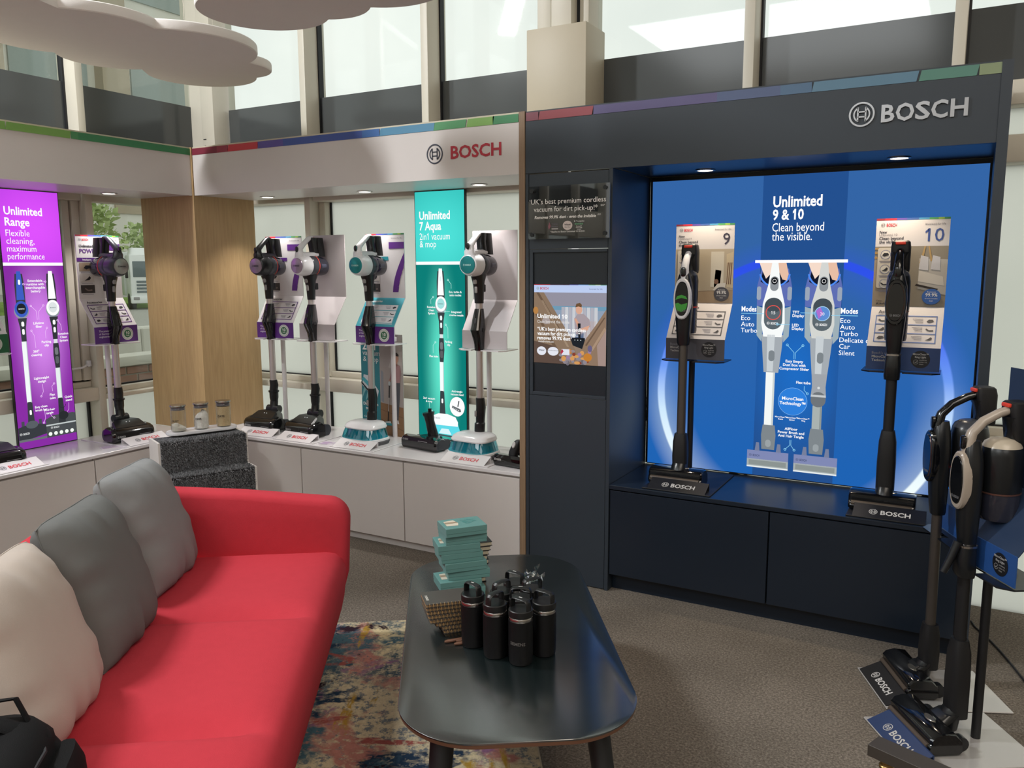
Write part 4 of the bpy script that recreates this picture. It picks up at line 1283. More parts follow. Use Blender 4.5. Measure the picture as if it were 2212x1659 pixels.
        m.text('Unlimited', .02, H - .072, .022, tw, True, 'l', 2)
        m.text('ProAnimal', .02, H - .1, .026, ink('#1f5d3c'), True, 'l', 2)
        m.rect(0, .02, W, .22, ink('#2d6a48'), 2)
    else:
        nc = '#3a3548' if style == 'nine' else '#3a5296'
        n = '9' if style == 'nine' else '10'
        m.text('New', .014, H - .062, .015, tw, True, 'l', 2)
        m.text('Unlimited ' + n, .014, H - .073, .0135, ink('#77737a'), False, 'l', 2)
        m.text('Clean beyond', .014, H - .089, .017, tw, True, 'l', 2)
        m.text('the visible.', .014, H - .104, .017, tw, True, 'l', 2)
        m.text(n, W - .02, H - .098, .078, ink(nc), False, 'r', 2)
        photo_room(m, 0, .002, W, H - .118, 9 if n == '9' else 10, 2)
        m.caps(.043, .165, .031, .085, ink('#cdc6ba'), 8, e=.008)
        for i in range(3):
            y = .222 - i * .062
            m.ell(.043, y, .019, .019, ink('#ddd8ce'), 9)
            m.arc(.043, y, .018, .0195, 0, 2 * pi, ink('#4a5a94' if n == '10' else '#3f3f48'), 10, 20)
            icon(m, .043, y, .014, i, ink('#26262c'), 11)
            m.rect(.02, y - .029, .066, y - .026, ink('#8a8690'), 9); m.rect(.024, y - .034, .062, y - .031, ink('#8a8690'), 9)
        bc = ink('#4d4d55') if n == '9' else ink('#3a68b4')
        m.ell(.228, .045, .036, .033, bc, 9)
        m.text('99.9%', .228, .046, .019, INKW, True, 'c', 10)
        m.text('Removes', .228, .062, .009, INKW, False, 'c', 10); m.text('of even invisible', .228, .035, .0075, INKW, False, 'c', 10); m.text('dust', .228, .025, .0085, INKW, False, 'c', 10)
        m.text('Clean', .016, .022, .010, tw, False, 'l', 9); m.text('#LikeABosch', .016, .010, .012, tw, True, 'l', 9)
    part('printed_graphic', m, up)
    F = frame((-w, -.1155, .6815), (1, 0, 0), (0, dy, dz))
    m = MB(F)
    hs = math.hypot(dy, dz)
    fc = {'aqua': '#3d93a3', 'nine': '#4a4a52', 'ten': '#5a78b8', 'green': '#2d6a48'}.get(style, '#5b2c80')
    if style == 'aqua':
        m.rect(0, 0, W, hs, ink(fc), 2)
        m.rect(.022, .02, W - .022, hs - .05, ink('#d2d2d8'), 3)
    m.text('Accessories', .03, hs - .032, .020, ink('#4a4a54') if style != 'aqua' else INKW, True, 'l', 4)
    m.rect(.03, hs - .040, .10, hs - .0375, ink('#8a8a94'), 4)
    bw = .004
    for r in range(4):
        y = .024 + r * .043
        m.rect(.022, y, W - .022, y + bw, ink(fc), 4)
    for x in (.022, W - .022 - bw): m.rect(x, .024, x + bw, .157, ink(fc), 4)
    for r in range(3):
        y = .046 + r * .043
        icon(m, .048, y, .014, r, ink('#3a3a42'), 5); icon(m, W - .048, y, .014, r + 1, ink('#3a3a42'), 5)
        for q in range(3):
            m.rect(.075, y + .008 - q * .008, .115 - q * .006, y + .0105 - q * .008, ink('#8a8894'), 5)
            m.rect(W - .115 + q * .006, y + .008 - q * .008, W - .075, y + .0105 - q * .008, ink('#8a8894'), 5)
    part('printed_graphic', m, sl)
    m = MB(frame((-w, -.1172, .586), (1, 0, 0), (0, 0, 1)))
    if style in ('nine', 'ten'):
        for i, (t_, b_) in enumerate((("Bosch’s unique", False), ('MicroClean™', True), ('Technology.', True))): m.text(t_, .022, .066 - i * .0155, .0145, ink('#8f8f98' if i == 0 else '#b4b2b0'), b_, 'l', 2)
        badge(m, .208, .05)
    else:
        for i, t_ in enumerate(('The power', 'of German', 'engineering')): m.text(t_, .025, .068 - i * .0165, .0155, ink('#d2c8dc'), True, 'l', 2)
        m.ell(.21, .048, .038, .038, ink('#cfd2cf'), 2, 36); m.arc(.21, .048, .031, .033, 0, 2 * pi, ink('#a4aaa6'), 3)
        m.ell(.21, .048, .023, .023, ink('#2f6b48'), 3)
        m.text('10', .211, .044, .026, INKW, True, 'c', 4); m.text('YEARS', .21, .034, .008, INKW, True, 'c', 4)
    part('printed_graphic', m, lo)
    return t
def badge(m, x, y):
    m.ell(x, y, .036, .036, ink('#14161c'), 2, 36)
    tc = ink('#a9a8a8')
    m.text('MicroClean™', x, y + .018, .0105, tc, True, 'c', 3); m.text('Ring Light', x, y + .006, .0105, tc, True, 'c', 3)
    m.arc(x - .017, y - .011, .0085, .0095, 0.5, 2 * pi, tc, 3, 20)
    m.line([(x - .021, y - .011), (x - .017, y - .015), (x - .010, y - .006)], .0016, tc, 4)
    for i, t in enumerate(('confirms', 'when it’s', 'clean')): m.text(t, x - .004, y - .005 - i * .0085, .008, tc, False, 'l', 3)

# ------------------------------------------------------------------ stick cleaners
def head_std(t, cx, cy, rz, w=.26):
    M = TR(cx, cy, 0, rz) @ Matrix.Diagonal((1, 1, 1.15, 1))
    h = MB()
    prof = [(-.062, .006), (-.076, .022), (-.076, .052), (-.062, .068), (-.03, .078), (.01, .082), (.035, .066), (.04, .014), (.03, .006)]
    X = Matrix(((0, 0, 1, -w / 2), (1, 0, 0, 0), (0, 1, 0, 0), (0, 0, 0, 1)))
    rings = []
    for u, s in ((0, .86), (.012, .97), (.03, 1), (w - .03, 1), (w - .012, .97), (w, .86)):
        rings.append([(u - w / 2, y * s, .042 + (z - .042) * s) for y, z in prof])
    h.loft(rings, BLACKG, M=M)
    hull = MB()
    hull.loft([[(-a, y, z0), (a, y, z0), (a * .9, y, z1 - .008), (a * .8, y, z1), (-a * .8, y, z1), (-a * .9, y, z1 - .008)] for y, a, z0, z1 in ((-.045, .118, .03, .076), (.01, .098, .02, .104), (.06, .062, .012, .108), (.10, .045, .012, .085))], BLACKP, M=M)
    o = part('floor_head', h, t)
    part('housing', hull, o)
    for sx in (-1, 1): part('rear_wheel', MB().tube([(sx * .092 - .014, .07, .030), (sx * .092 + .014, .07, .030)], .030, DGREY, 16, M=M), o)
    lg = MB(M @ frame((-.105, -.0767, .030), (1, 0, 0), (0, .0, 1)))
    lg.brand(0, 0, .010, ink('#c4c4c6'), width=.048, k=1)
    lg.rect(.135, .003, .205, .006, ink('#8a8a8e'), 1)
    part('printed_logo', lg, o)
    ld = MB()
    for k in range(2): ld.lathe([(.0035, 0), (.002, .002)], em('#d8d8d4'), 8, M=M @ Matrix.Translation((-.008 + .02 * k, -.005, .097)))
    part('indicator_lamp', ld, o)
    return M
def head_mop(t, cx, cy, rz):
    M = TR(cx, cy, 0, rz) @ Matrix.Diagonal((1.02, 1, 1.14, 1))
    o = part('mop_head', MB().loft([sring(0, 0, .0, .134, .098, 32, 3.2), sring(0, 0, .016, .140, .104, 32, 3.2), sring(0, 0, .024, .136, .100, 32, 3.2)], mat('mop_pad', '#5d5d60', .9, bump=.6, bscale=400), M=M), t)
    part('rim', MB().loft([sring(0, 0, .022, .139, .103, 32, 3.2), sring(0, 0, .030, .138, .102, 32, 3.2), sring(0, 0, .034, .132, .097, 32, 3.2)], WPL, M=M), o)
    part('water_tank', MB().loft([sring(0, -.002, .031, .133, .099, 32, 3.2), sring(0, 0, .055, .126, .094, 32, 3.2), sring(0, .004, .086, .114, .084, 32, 3.2)], TANK, M=M), o)
    part('tank_core', MB().loft([sring(0, .004, .032, .118, .086, 32, 3.2), sring(0, .006, .084, .102, .074, 32, 3.2)], TANKIN, M=M), o)
    part('lid', MB().loft([sring(0, .004, .080, .116, .086, 32, 3.6), sring(0, .005, .086, .119, .088, 32, 3.6), sring(0, .010, .101, .113, .078, 32, 3.6), sring(0, .016, .110, .098, .064, 32, 3.4), sring(0, .018, .1125, .06, .035, 32, 3)], WPL, M=M, ), o)
    lg = MB(M @ frame((-.078, -.048, .1055), (1, 0, 0), (0, .9, .22)))
    lg.brand(0, 0, .009, ink('#7a828c'), width=.045, k=2)
    part('printed_logo', lg, o)

def vac7(M, label, white=False, cap='steel', mop=False, lean=0.0, accent=True, grey=False, group=None):
    t = thing('stick_vacuum', label, 'vacuum cleaner', M, group or 'stick cleaners on their stands')
    tx, ty = -.025, -.125
    T = Matrix.Translation((tx, ty, 0))
    HM = WPL if white else (DGREY if grey else BLACKP)
    z0 = .008
    if mop:
        head_mop(t, tx - .005, ty - .065, math.radians(-5)); Z = None
        part('pivot_joint', MB(T).loft([sring(0, -.01, .104, .026, .024), sring(0, -.008, .13, .03, .027), sring(0, -.004, .172, .030, .028), sring(0, 0, .178, .025, .025)], BLACKP), t)
        lw = MB(T).loft([sring(0, 0, .178, .025, .024), sring(.002, 0, .22, .026, .027), sring(.004, .002, .26, .026, .029), sring(0, 0, .313, .024, .024)], BLACKP)
    else:
        H = head_std(t, tx - .008, ty - .075, math.radians(-7))
        pj = MB(T)
        pj.tube([(-.045, -.004, .126), (.042, -.004, .126)], .027, BLACKP, 16)
        pj.loft([sring(0, -.012, .10, .036, .032), sring(0, -.008, .12, .026, .024), sring(0, 0, .178, .025, .024)], BLACKP)
        part('pivot_joint', pj, t)
        lw = MB(T).loft([sring(0, 0, .176, .024, .022), sring(0, 0, .20, .028, .026), sring(0, 0, .234, .029, .027), sring(0, 0, .236, .034, .032), sring(0, 0, .246, .034, .032), sring(0, 0, .248, .026, .026), sring(.003, .003, .28, .026, .027), sring(0, 0, .313, .024, .024)], BLACKP)
    w = part('lower_wand', lw, t)
    if mop: part('release_button', MB(T).box((-.012, -.028, .228), (.014, .01, .034), GREYP, .005), w, 'grey release button')
    part('tube', MB(T).tube([(0, 0, .313), (0, 0, .575)], .0195, ALU, 20), t, 'brushed aluminium tube')
    fj = MB(T).loft([sring(0, 0, .572, .024, .024, 16, 3), sring(0, -.002, .62, .027, .028, 16, 3), sring(0, -.012, .672, .031, .045, 16, 3), sring(0, -.014, .684, .032, .048, 16, 3), sring(0, -.012, .70, .030, .044, 16, 3),
                     sring(0, -.006, .75, .026, .034, 16, 3), sring(0, 0, .797, .022, .022, 16, 3)], BLACKG)
    f = part('flex_joint', fj, t, ang=25)
    part('hinge_pin', MB(T).tube([(-.034, -.012, .684), (.034, -.012, .684)], .011, BLACKM, 14), f)
    part('release_lever', MB(T).loft([sring(0, -.046, .69, .012, .006), sring(0, -.042, .73, .010, .007), sring(0, -.03, .76, .006, .005)], BLACKM), f)
    part('upper_tube', MB(T).tube([(0, 0, .795), (0, 0, .829)], .0195, ALU, 20), t, 'short aluminium tube')
    nk = part('tube_socket', MB(T).loft([sring(0, 0, .826, .025, .023), sring(0, -.002, .90, .028, .027), sring(0, -.004, .94, .032, .036), sring(0, -.004, .965, .036, .05), sring(0, 0, .99, .04, .06)], BLACKP), t)
    part('button', MB(T).box((0, -.0305, .898), (.018, .01, .036), GREYP, .006), nk, 'grey button')
    part('button', MB(T).box((0, -.040, .945), (.024, .012, .034), GREYP, .006, M=None), nk, 'grey button')
    part('parking_clip', MB(T).box((0, .042, .905), (.024, .026, .042), BLACKP, .006), nk)
    zc = 1.03
    BF = WPL if white else (DGREY if grey else BLACKP)
    def yr(lst, m, e=2): return MB(T).loft([sring(0, zc + dz, y, r, r, 28, e, 'y') for y, r, dz in lst], m, ang) if False else MB(T).loft([sring(0, zc + dz, y, r, r, 28, e, 'y') for y, r, dz in lst], m)
    mb_ = part('motor_housing', yr([(-.112, .044, 0), (-.108, .052, 0), (-.095, .058, 0), (-.06, .062, 0), (-.035, .062, 0)], BF), t)
    part('motor_ring', yr([(-.036, .0605, 0), (-.03, .064, 0), (.012, .064, 0), (.016, .062, 0)], DGREY), t)
    if accent: part('accent_ring', yr([(.015, .0635, 0), (.0155, .0645, 0), (.019, .0645, 0), (.0195, .0635, 0)], RED), t, 'thin red ring')
    dc = part('dust_container', yr([(.018, .060, 0), (.03, .061, -.001), (.085, .057, -.004), (.108, .052, -.006), (.112, .046, -.006)], SMOKE), t, 'smoked dust container')
    part('container_window', MB(T).loft([sring(.0, 1.028, y, r, r * .6, 24, 2, 'y') for y, r in ((.035, .0635), (.08, .0595))], mat('container_panel', '#4a4d5e', .15)), dc)
    CM = {'steel': mat('steel_cap', '#a8a49c', .25, metal=.9), 'mauve': PURC, 'teal': TEALC}[cap]
    c = part('filter_cap', MB(T).loft([sring(0, zc, y, r, r, 28, 2, 'y') for y, r in ((-.110, .046), (-.115, .045), (-.1175, .03), (-.118, .005))], CM), t, {'steel': 'round steel cap', 'mauve': 'round mauve metal cap', 'teal': 'round teal metal cap'}[cap])
    lg = MB(T @ frame((-.024, -.1185, zc - .005), (1, 0, 0), (0, 0, 1)))
    lg.brand(0, 0, .009, ink('#2a2c30') if cap != 'teal' else ink('#b8dcd8'), width=.048, k=1)
    part('printed_logo', lg, c)
    hd = MB(T).tube([(0, -.075, 1.07), (0, -.086, 1.095), (0, -.087, 1.118), (0, -.080, 1.134), (0, -.05, 1.158), (0, -.012, 1.186), (0, .0, 1.192), (0, .022, 1.194)], [.040, .031, .024, .020, .017, .016, .016, .016], HM, 16, ry=[.034, .024, .019, .0165, .0145, .014, .014, .014])
    h = part('handle', hd, t, 'white handle' if white else ('dark grey handle' if grey else None))
    part('handle_bridge', MB(T).loft([sring(0, 1.094, y, rx, rz, 16, 3, 'y') for y, rx, rz in ((-.09, .034, .018), (-.04, .030, .017), (.02, .028, .017), (.052, .026, .016))], HM), h)
    part('switch', MB(T).loft([sring(0, 1.125, y, r, r * 1.7, 16, 2, 'y') for y, r in ((-.105, .010), (-.1125, .0095), (-.114, .006))], BLACKG), h)
    gp = part('grip', MB(T).loft([sring(0, y, z, rx, ry, 16, 4) for z, y, rx, ry in ((1.085, .045, .026, .026), (1.10, .04, .025, .022), (1.15, .030, .024, .022), (1.19, .028, .027, .030), (1.197, .028, .024, .027))], BLACKP), t)
    part('battery', MB(T).loft([sring(0, y, z, .032, .027, 16, 5) for z, y in ((1.085, .082), (1.092, .081), (1.19, .066), (1.197, .064))], BLACKM), gp)
    part('release_button', MB(T).box((0, .016, 1.196), (.026, .03, .01), RED, .003), gp, 'red release button')
    return t

def vac9(M, label, white=False, flexj=False, tubecol=None, deep=False, group=None, dome=None):
    t = thing('stick_vacuum', label, 'vacuum cleaner', M, group or 'stick cleaners on their stands')
    tx, ty = -.03, (deep or -.2)
    T = Matrix.Translation((tx, ty, 0)) @ Matrix.Rotation(math.radians(.6 if deep else -.4), 4, 'X')
    Hm = TR(tx - .005, (-.205 if deep else ty - .004), 0)
    w = .255
    prof = [(-.066, .004), (-.072, .02), (-.066, .034), (-.060, .040), (-.062, .056), (-.05, .070), (-.02, .078), (.02, .074), (.045, .05), (.05, .014), (.04, .004)]
    h = MB()
    h.loft([[(u, y * s, .038 + (z - .038) * s) for y, z in prof] for u, s in ((-w / 2, .9), (-w / 2 + .008, 1), (w / 2 - .008, 1), (w / 2, .9))], BLACKG, M=Hm)
    o = part('floor_head', h, t)
    part('brush_slot', MB().tube([(-w / 2 + .012, -.062, .028), (w / 2 - .012, -.062, .028)], .012, mat('brush_brown', '#4a4038', .5), 12, M=Hm), o)
    pv = MB(T); pv.loft([sring(0, -.03, .03, .035, .035), sring(0, -.02, .075, .036, .032), sring(0, -.005, .10, .034, .03)], BLACKP)
    if deep: pv.loft([sring(0, -.085, .05, .05, .02, 18, 3), sring(0, -.06, .06, .045, .03, 18, 3), sring(0, -.02, .085, .036, .032, 18, 3)], BLACKP)
    part('pivot_joint', pv, t)
    part('indicator_window', MB().lathe([(.03, .0), (.024, .004)], mat('steel_cap', '#a8a49c', .25, metal=.9), 20, M=Hm @ Matrix.Translation((.03, -.012, .076)) @ Matrix.Diagonal((1, .45, 1, 1))), o)
    for sx in (-1, 1): part('rear_wheel', MB().tube([(sx * .09 - .014, .055, .024), (sx * .09 + .014, .055, .024)], .024, BLACKP, 14, M=Hm), o)
    if not flexj:
        part('lower_wand', MB(T).loft([sring(0, 0, .07, .034, .03, 18, 3), sring(0, 0, .13, .036, .032, 18, 3), sring(0, 0, .20, .034, .03, 18, 3), sring(0, 0, .238, .028, .024, 18, 3)], BLACKM), t)
        part('tube', MB(T).tube([(0, 0, .236), (0, 0, .66)], .0205, tubecol or BRONZE, 18, ry=.017), t, 'bronze grey tube')
    else:
        part('lower_wand', MB(T).loft([sring(0, 0, .07, .036, .032, 18, 3), sring(0, 0, .20, .037, .033, 18, 3), sring(0, 0, .29, .034, .031, 18, 3), sring(0, 0, .336, .026, .023, 18, 3)], BLACKM), t)
        part('tube', MB(T).tube([(0, 0, .334), (0, 0, .555)], .0215, BLACKM, 18, ry=.018), t)
        fj = part('flex_joint', MB(T).loft([sring(0, 0, .55, .030, .024, 18, 3), sring(0, -.002, .565, .032, .03, 18, 3), sring(0, -.004, .61, .031, .031, 18, 3), sring(0, 0, .655, .028, .026, 18, 3)], BLACKP), t)
        part('collar', MB(T).loft([sring(0, 0, .650, .031, .028, 18, 3), sring(0, 0, .657, .031, .028, 18, 3)], STEEL), fj, 'bright collar')
    BM = BLACKP
    part('body', MB(T).loft([sring(0, 0, .655, .024, .022, 20, 3), sring(0, 0, .665, .028, .024, 20, 3), sring(0, -.002, .73, .033, .028, 20, 3), sring(0, -.004, .80, .038, .030, 20, 3), sring(0, -.006, .88, .041, .032, 20, 3), sring(0, -.006, .93, .038, .031, 20, 3), sring(0, -.004, .975, .026, .027, 20, 3), sring(0, 0, .995, .018, .02, 20, 3)], BM), t)
    BZ = (mat('dimmed_white_bezel', '#a89c90', .25) if deep else WPL) if white else BLACKG  # white bezel and handle toned to beige, dimness put into the colour
    if deep and flexj: part('fold_lever', MB(T).tube([(0, -.028, .665), (0, -.05, .61), (0, -.072, .565)], [.014, .012, .011], BLACKP, 12), fj)
    def oval(z0, z1, rx, y0, y1, n=28):
        zc, rz = (z0 + z1) / 2, (z1 - z0) / 2
        return [[(rx * s * math.copysign(abs(math.cos(a)) ** .8, math.cos(a)), y, zc + rz * s * math.sin(a)) for a in [2 * pi * k / n for k in range(n)]] for y, s in ((y0, 1), (y1 + .004, 1), (y1, .94))]
    bz = part('bezel', MB(T).loft(oval(.775, .962, .040, -.02, -.046), BZ), t, 'white display bezel' if white else None)
    if not white: part('bezel_ring', MB(T).loft(oval(.788, .95, .0335, -.03, -.0472), mat('rose_trim', '#7d5a52', .3, metal=.7)), bz, 'thin copper-coloured ring')
    sc = part('display', MB(T).loft(oval(.79, .948, .032, -.03, -.049), BLACKG), bz)
    lg = MB(T @ frame((-.020, -.0492, .812), (1, 0, 0), (0, 0, 1)))
    lg.brand(0, 0, .0085, ink('#7d7d80'), width=.04, k=1)
    part('printed_logo', lg, sc)
    hd = MB(T).tube([(0, y * (1.55 if deep else 1) if y > 0 else y, z) for y, z in ((-.012, .955), (-.016, .985), (-.006, 1.02), (.018, 1.055), (.05, 1.08), (.068, 1.088))], [.026, .020, .0175, .016, .0155, .016], BZ, 16, ry=[.022, .018, .0155, .0145, .014, .014])
    h = part('handle', hd, t, 'white handle' if white else None)
    sw = MB(T).loft([sring(0, z, y, rx, rz, 16, 3, 'y') for z, y, rx, rz in ((.99, -.030, .013, .022), (.99, -.0365, .012, .021), (.99, -.038, .009, .018))], BLACKG)
    part('switch', sw, h)
    cy, q = (.095, 1.25) if deep else (.050, .93)
    DG = lambda: Matrix.Translation((0, cy, 0)) @ Matrix.Diagonal((q, q, 1, 1))
    mo = part('motor_housing', MB(T).lathe([(.048, .832), (.0495, .84), (.049, .95), (.045, .975), (.034, .992), (.012, 1.0)], BLACKP, 28, M=DG()), t)
    part('dome', MB(T).lathe([(.0455, .974), (.040, .988), (.026, .999), (.006, 1.003)], dome or DGREY, 28, M=DG()), mo)
    part('accent_ring', MB(T).lathe([(.0475, .826), (.0495, .827), (.0495, .831), (.0475, .832)], RED if not flexj else mat('rose_trim', '#7d5a52', .3, metal=.7), 28, M=DG()), mo, 'thin coloured ring')
    part('dust_container', MB(T).lathe([(.03, .705), (.044, .708), (.047, .72), (.048, .826)] if not deep else [(.028, .735), (.042, .74), (.047, .755), (.048, .826)], SMOKE, 28, M=DG()), t, 'smoked dust container')
    if deep: cy += .022
    ng = part('neck', MB(T).loft([sring(0, cy + .012, z, rx, ry, 16, 3) for z, rx, ry in ((.985, .03, .025), (1.02, .022, .02), (1.05, .028, .026), (1.07, .036, .034))], BLACKP), t)
    bt = part('battery', MB(T).loft([sring(0, cy + dy, z, rx, ry, 20, 5) for z, dy, rx, ry in ((.985, .028, .034, .022), (1.0, .024, .037, .026), (1.09, .018, .037, .034), (1.112, .016, .034, .031), (1.117, .016, .028, .026))], BLACKM), t)
    part('release_button', MB(T).box((0, cy - .016, 1.106), (.038, .014, .012), RED, .003), bt, 'red release button')
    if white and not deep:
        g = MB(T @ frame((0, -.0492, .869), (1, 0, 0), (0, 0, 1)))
        GR = em('#4f9a45', .55)  # green reflection painted on the black display as glowing shapes
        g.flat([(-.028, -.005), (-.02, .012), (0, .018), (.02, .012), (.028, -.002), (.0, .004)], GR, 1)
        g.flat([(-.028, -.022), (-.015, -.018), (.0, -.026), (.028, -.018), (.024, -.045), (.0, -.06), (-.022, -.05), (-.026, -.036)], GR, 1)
        part('painted_reflection', g, sc, 'green reflection painted on the display')
    return t

YB_, HC = 3.87, .524
stand(TR(-3.82, YB_, HC, math.radians(6)), 'white stand for the all-black cleaner beside the oak corner', 'seven')
stand(TR(-3.46, YB_, HC), 'white stand with blank cards behind the white-handled cleaner', 'blank')
stand(TR(-3.015, YB_, HC), 'white stand with teal and purple cards for the teal-capped mop', 'aqua', pole_dx=.03)
stand(TR(-2.268, YB_, HC), 'white stand with blank cards right of the teal panel', 'blank')
stand(TR(-4.55, 3.095, HC, pi / 2), 'white stand with purple cards by the window of the left display', 'power', pole_dx=.02)
stand(TR(-4.55, 2.32, HC, pi / 2), 'white stand with green card at the left edge of the photo', 'green', pole_dx=.0)
vac7(TR(-3.82, YB_, HC + .006, math.radians(6)), 'all-black stick cleaner with mauve cap nearest the oak corner', cap='mauve')
vac7(TR(-3.46, YB_, HC + .006), 'white-handled stick cleaner with mauve cap on the middle worktop', True, 'mauve')
vac7(TR(-3.015, YB_, HC + .006), 'white stick mop with teal cap in front of the 2in1 poster', True, 'teal', True, accent=False)
vac7(TR(-2.268, YB_, HC + .006), 'white stick mop with teal cap right of the teal panel', True, 'teal', True, accent=False)
vac7(TR(-4.55, 3.095, HC + .006, pi / 2), 'dark grey stick cleaner with steel cap in front of the window', cap='steel', grey=True)
vac7(TR(-4.55, 2.32, HC + .006, pi / 2), 'stick cleaner half cut off at the left edge of the photo', cap='steel', grey=True)

stand(TR(-1.113, YB_, .526), 'dark stand with cream and charcoal 9 cards', 'nine', dark=True)
stand(TR(-.228, YB_, .526), 'dark stand with cream and navy 10 cards', 'ten', dark=True)
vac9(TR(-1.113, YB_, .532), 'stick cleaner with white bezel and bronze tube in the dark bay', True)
vac9(TR(-.228, YB_, .532), 'all-black stick cleaner with orange-red button in the dark bay', False, True)

FPL = mat('satin_plate', '#c9c6c4', .25, metal=.4, var=.02)
S8 = TR(.105, 3.262, .001, math.radians(-65.2))
S9 = TR(.163, 2.941, .001, math.radians(-57.6))
stand(S8, 'floor stand with black name plate beside the dark bay', 'blank', dark=True, basew=.15, basemat=FPL, dy=.10, cdy=.0, py=-.045, upper=False)
stand(S9, 'floor stand with navy name plate and blue card nearest the viewer', 'blank', dark=True, basew=.155, basemat=FPL, dy=.125, cdy=.045, pole_dx=-.011, py=-.052, cdx=.012)
vac9(S8 @ Matrix.Translation((0, -.0, .007)), 'black stick cleaner with grey tube on the rear floor stand', False, False, deep=-.15)
vac9(S9 @ Matrix.Translation((0, -.0, .007)), 'stick cleaner with white bezel dimmed in its colour on the front floor stand', True, True, deep=-.115, dome=mat('beige_dome', '#b5aa98', .3))

# ------------------------------------------------------------------ small things on the worktops
ps = thing('poster', '2in1 vacuum & mop poster card behind the white mop', 'poster', TR(-3.09, 3.905, HC + .0065, math.radians(-3)))
part('card', MB().bx(-.165, .165, 0, .005, 0, .62, mat('poster_edge', '#a9a4a0', .5)), ps)
m = MB(frame((-.165, 0, 0), (1, 0, 0), (0, 0, 1)))
Q = lambda pts, c, k: m.flat(pts, ink(c), k)
Q([(0, 0), (.15, 0), (.15, .62), (0, .62)], '#2f7f8c', 1)
Q([(.15, 0), (.33, 0), (.33, .62), (.15, .62)], '#a59c98', 1)
Q([(.15, 0), (.33, 0), (.33, .18), (.15, .2)], '#8c6a4c', 2)
Q([(.15, .10), (.33, .04), (.33, .035), (.15, .094)], '#775840', 3); Q([(.15, .16), (.33, .12), (.33, .116), (.15, .156)], '#775840', 3)
Q([(.22, .42), (.33, .39), (.33, .62), (.3, .62)], '#b7b0ac', 2)
Q([(.158, .21), (.178, .2), (.178, .39), (.158, .40)], '#8a8f98', 2)
part('printed_graphic', m, ps)
m = MB(frame((-.165, 0, 0), (1, 0, 0), (0, 0, 1)))
m.text('2in1', .016, .52, .068, INKW, True, 'l', 4); m.text('vacuum', .016, .485, .046, INKW, False, 'l', 4); m.text('& mop', .02, .447, .046, INKW, False, 'l', 4)
m.text("Don’t clean", .012, .175, .026, INKW, True, 'l', 4); m.text('twice', .03, .148, .026, INKW, True, 'l', 4)
m.text('Clean', .016, .098, .017, INKW, False, 'l', 4); m.text('#LikeABosch', .012, .075, .022, INKW, True, 'l', 4)
part('printed_text', m, ps, 'white lettering')
m = MB(frame((-.165, 0, 0), (1, 0, 0), (0, 0, 1)))
Q([(.005, .30), (.12, .20), (.14, .27), (.06, .36), (.02, .365)], '#cfd4da', 4); Q([(.002, .335), (.11, .25), (.115, .28), (.02, .35)], '#48a9b8', 5); Q([(.0, .31), (.11, .21), (.115, .222), (.0, .322)], '#22282c', 6)
Q([(.0, .21), (.02, .29), (.04, .28)], '#7fb4b8', 4); Q([(.03, .2), (.05, .27), (.07, .25)], '#7fb4b8', 4)
part('printed_vacuum', m, ps, 'mop head picture')
m = MB(frame((-.165, 0, 0), (1, 0, 0), (0, 0, 1)))
m.ell(.285, .475, .017, .023, ink('#b98e7c'), 6); Q([(.266, .47), (.268, .505), (.288, .512), (.303, .50), (.303, .49), (.28, .492)], '#2c2322', 7); m.ell(.268, .455, .006, .012, ink('#2c2322'), 5, 10)
Q([(.278, .455), (.292, .455), (.293, .43), (.277, .43)], '#b98e7c', 5)
Q([(.255, .435), (.28, .445), (.31, .435), (.318, .40), (.308, .33), (.262, .33), (.256, .38)], '#a17c80', 5)
Q([(.255, .435), (.236, .37), (.226, .345), (.236, .34), (.248, .365), (.262, .40)], '#9a757a', 6); m.ell(.229, .338, .008, .009, ink('#b98e7c'), 6, 10)
Q([(.260, .33), (.309, .33), (.303, .23), (.29, .10), (.276, .10), (.272, .22)], '#4f525a', 5)
Q([(.274, .10), (.29, .10), (.296, .078), (.27, .08)], '#d3cccb', 5)
part('printed_person', m, ps, 'woman in pink jumper with a stick mop')
m = MB(frame((-.165, 0, 0), (1, 0, 0), (0, 0, 1)))
m.ell(.228, .322, .010, .014, ink('#b9c4c6'), 8, 12); m.line([(.226, .31), (.222, .235)], .008, ink('#26282c'), 8); m.line([(.222, .235), (.214, .15)], .005, ink('#b5b1ae'), 8); m.line([(.214, .15), (.21, .09)], .007, ink('#26282c'), 8)
Q([(.188, .085), (.23, .09), (.24, .065), (.185, .062)], '#c9d4d4', 8); Q([(.186, .076), (.238, .078), (.24, .064), (.185, .061)], '#3f98a4', 9)
part('printed_vacuum', m, ps, 'small stick mop picture')

# powered brush head lying beside the teal panel
bh = thing('brush_head', 'black powered brush head with short upright neck before the teal panel', 'vacuum head', TR(-2.655, 3.735, HC, math.radians(-8)) @ Matrix.Diagonal((1, 1, 1.12, 1)))
h = MB()
prof = [(-.055, .004), (-.066, .02), (-.066, .045), (-.052, .062), (-.02, .068), (.015, .06), (.03, .04), (.032, .01), (.02, .003)]
h.loft([[(u, y * s, .035 + (z - .035) * s) for y, z in prof] for u, s in ((-.135, .86), (-.125, 1), (.125, 1), (.135, .86))], BLACKG)
part('roller_housing', h, bh)
part('end_cap', MB().loft([[(u, y * s * .9, .035 + (z - .035) * s * .9) for y, z in prof] for u, s in ((.134, .95), (.139, .9))], DGREY), bh)
part('rear_housing', MB().loft([[(-a, y, z0), (a, y, z0), (a, y, z1), (-a, y, z1)] for y, a, z0, z1 in ((.02, .09, .01, .055), (.07, .05, .008, .06), (.10, .04, .008, .05))], BLACKP), bh)
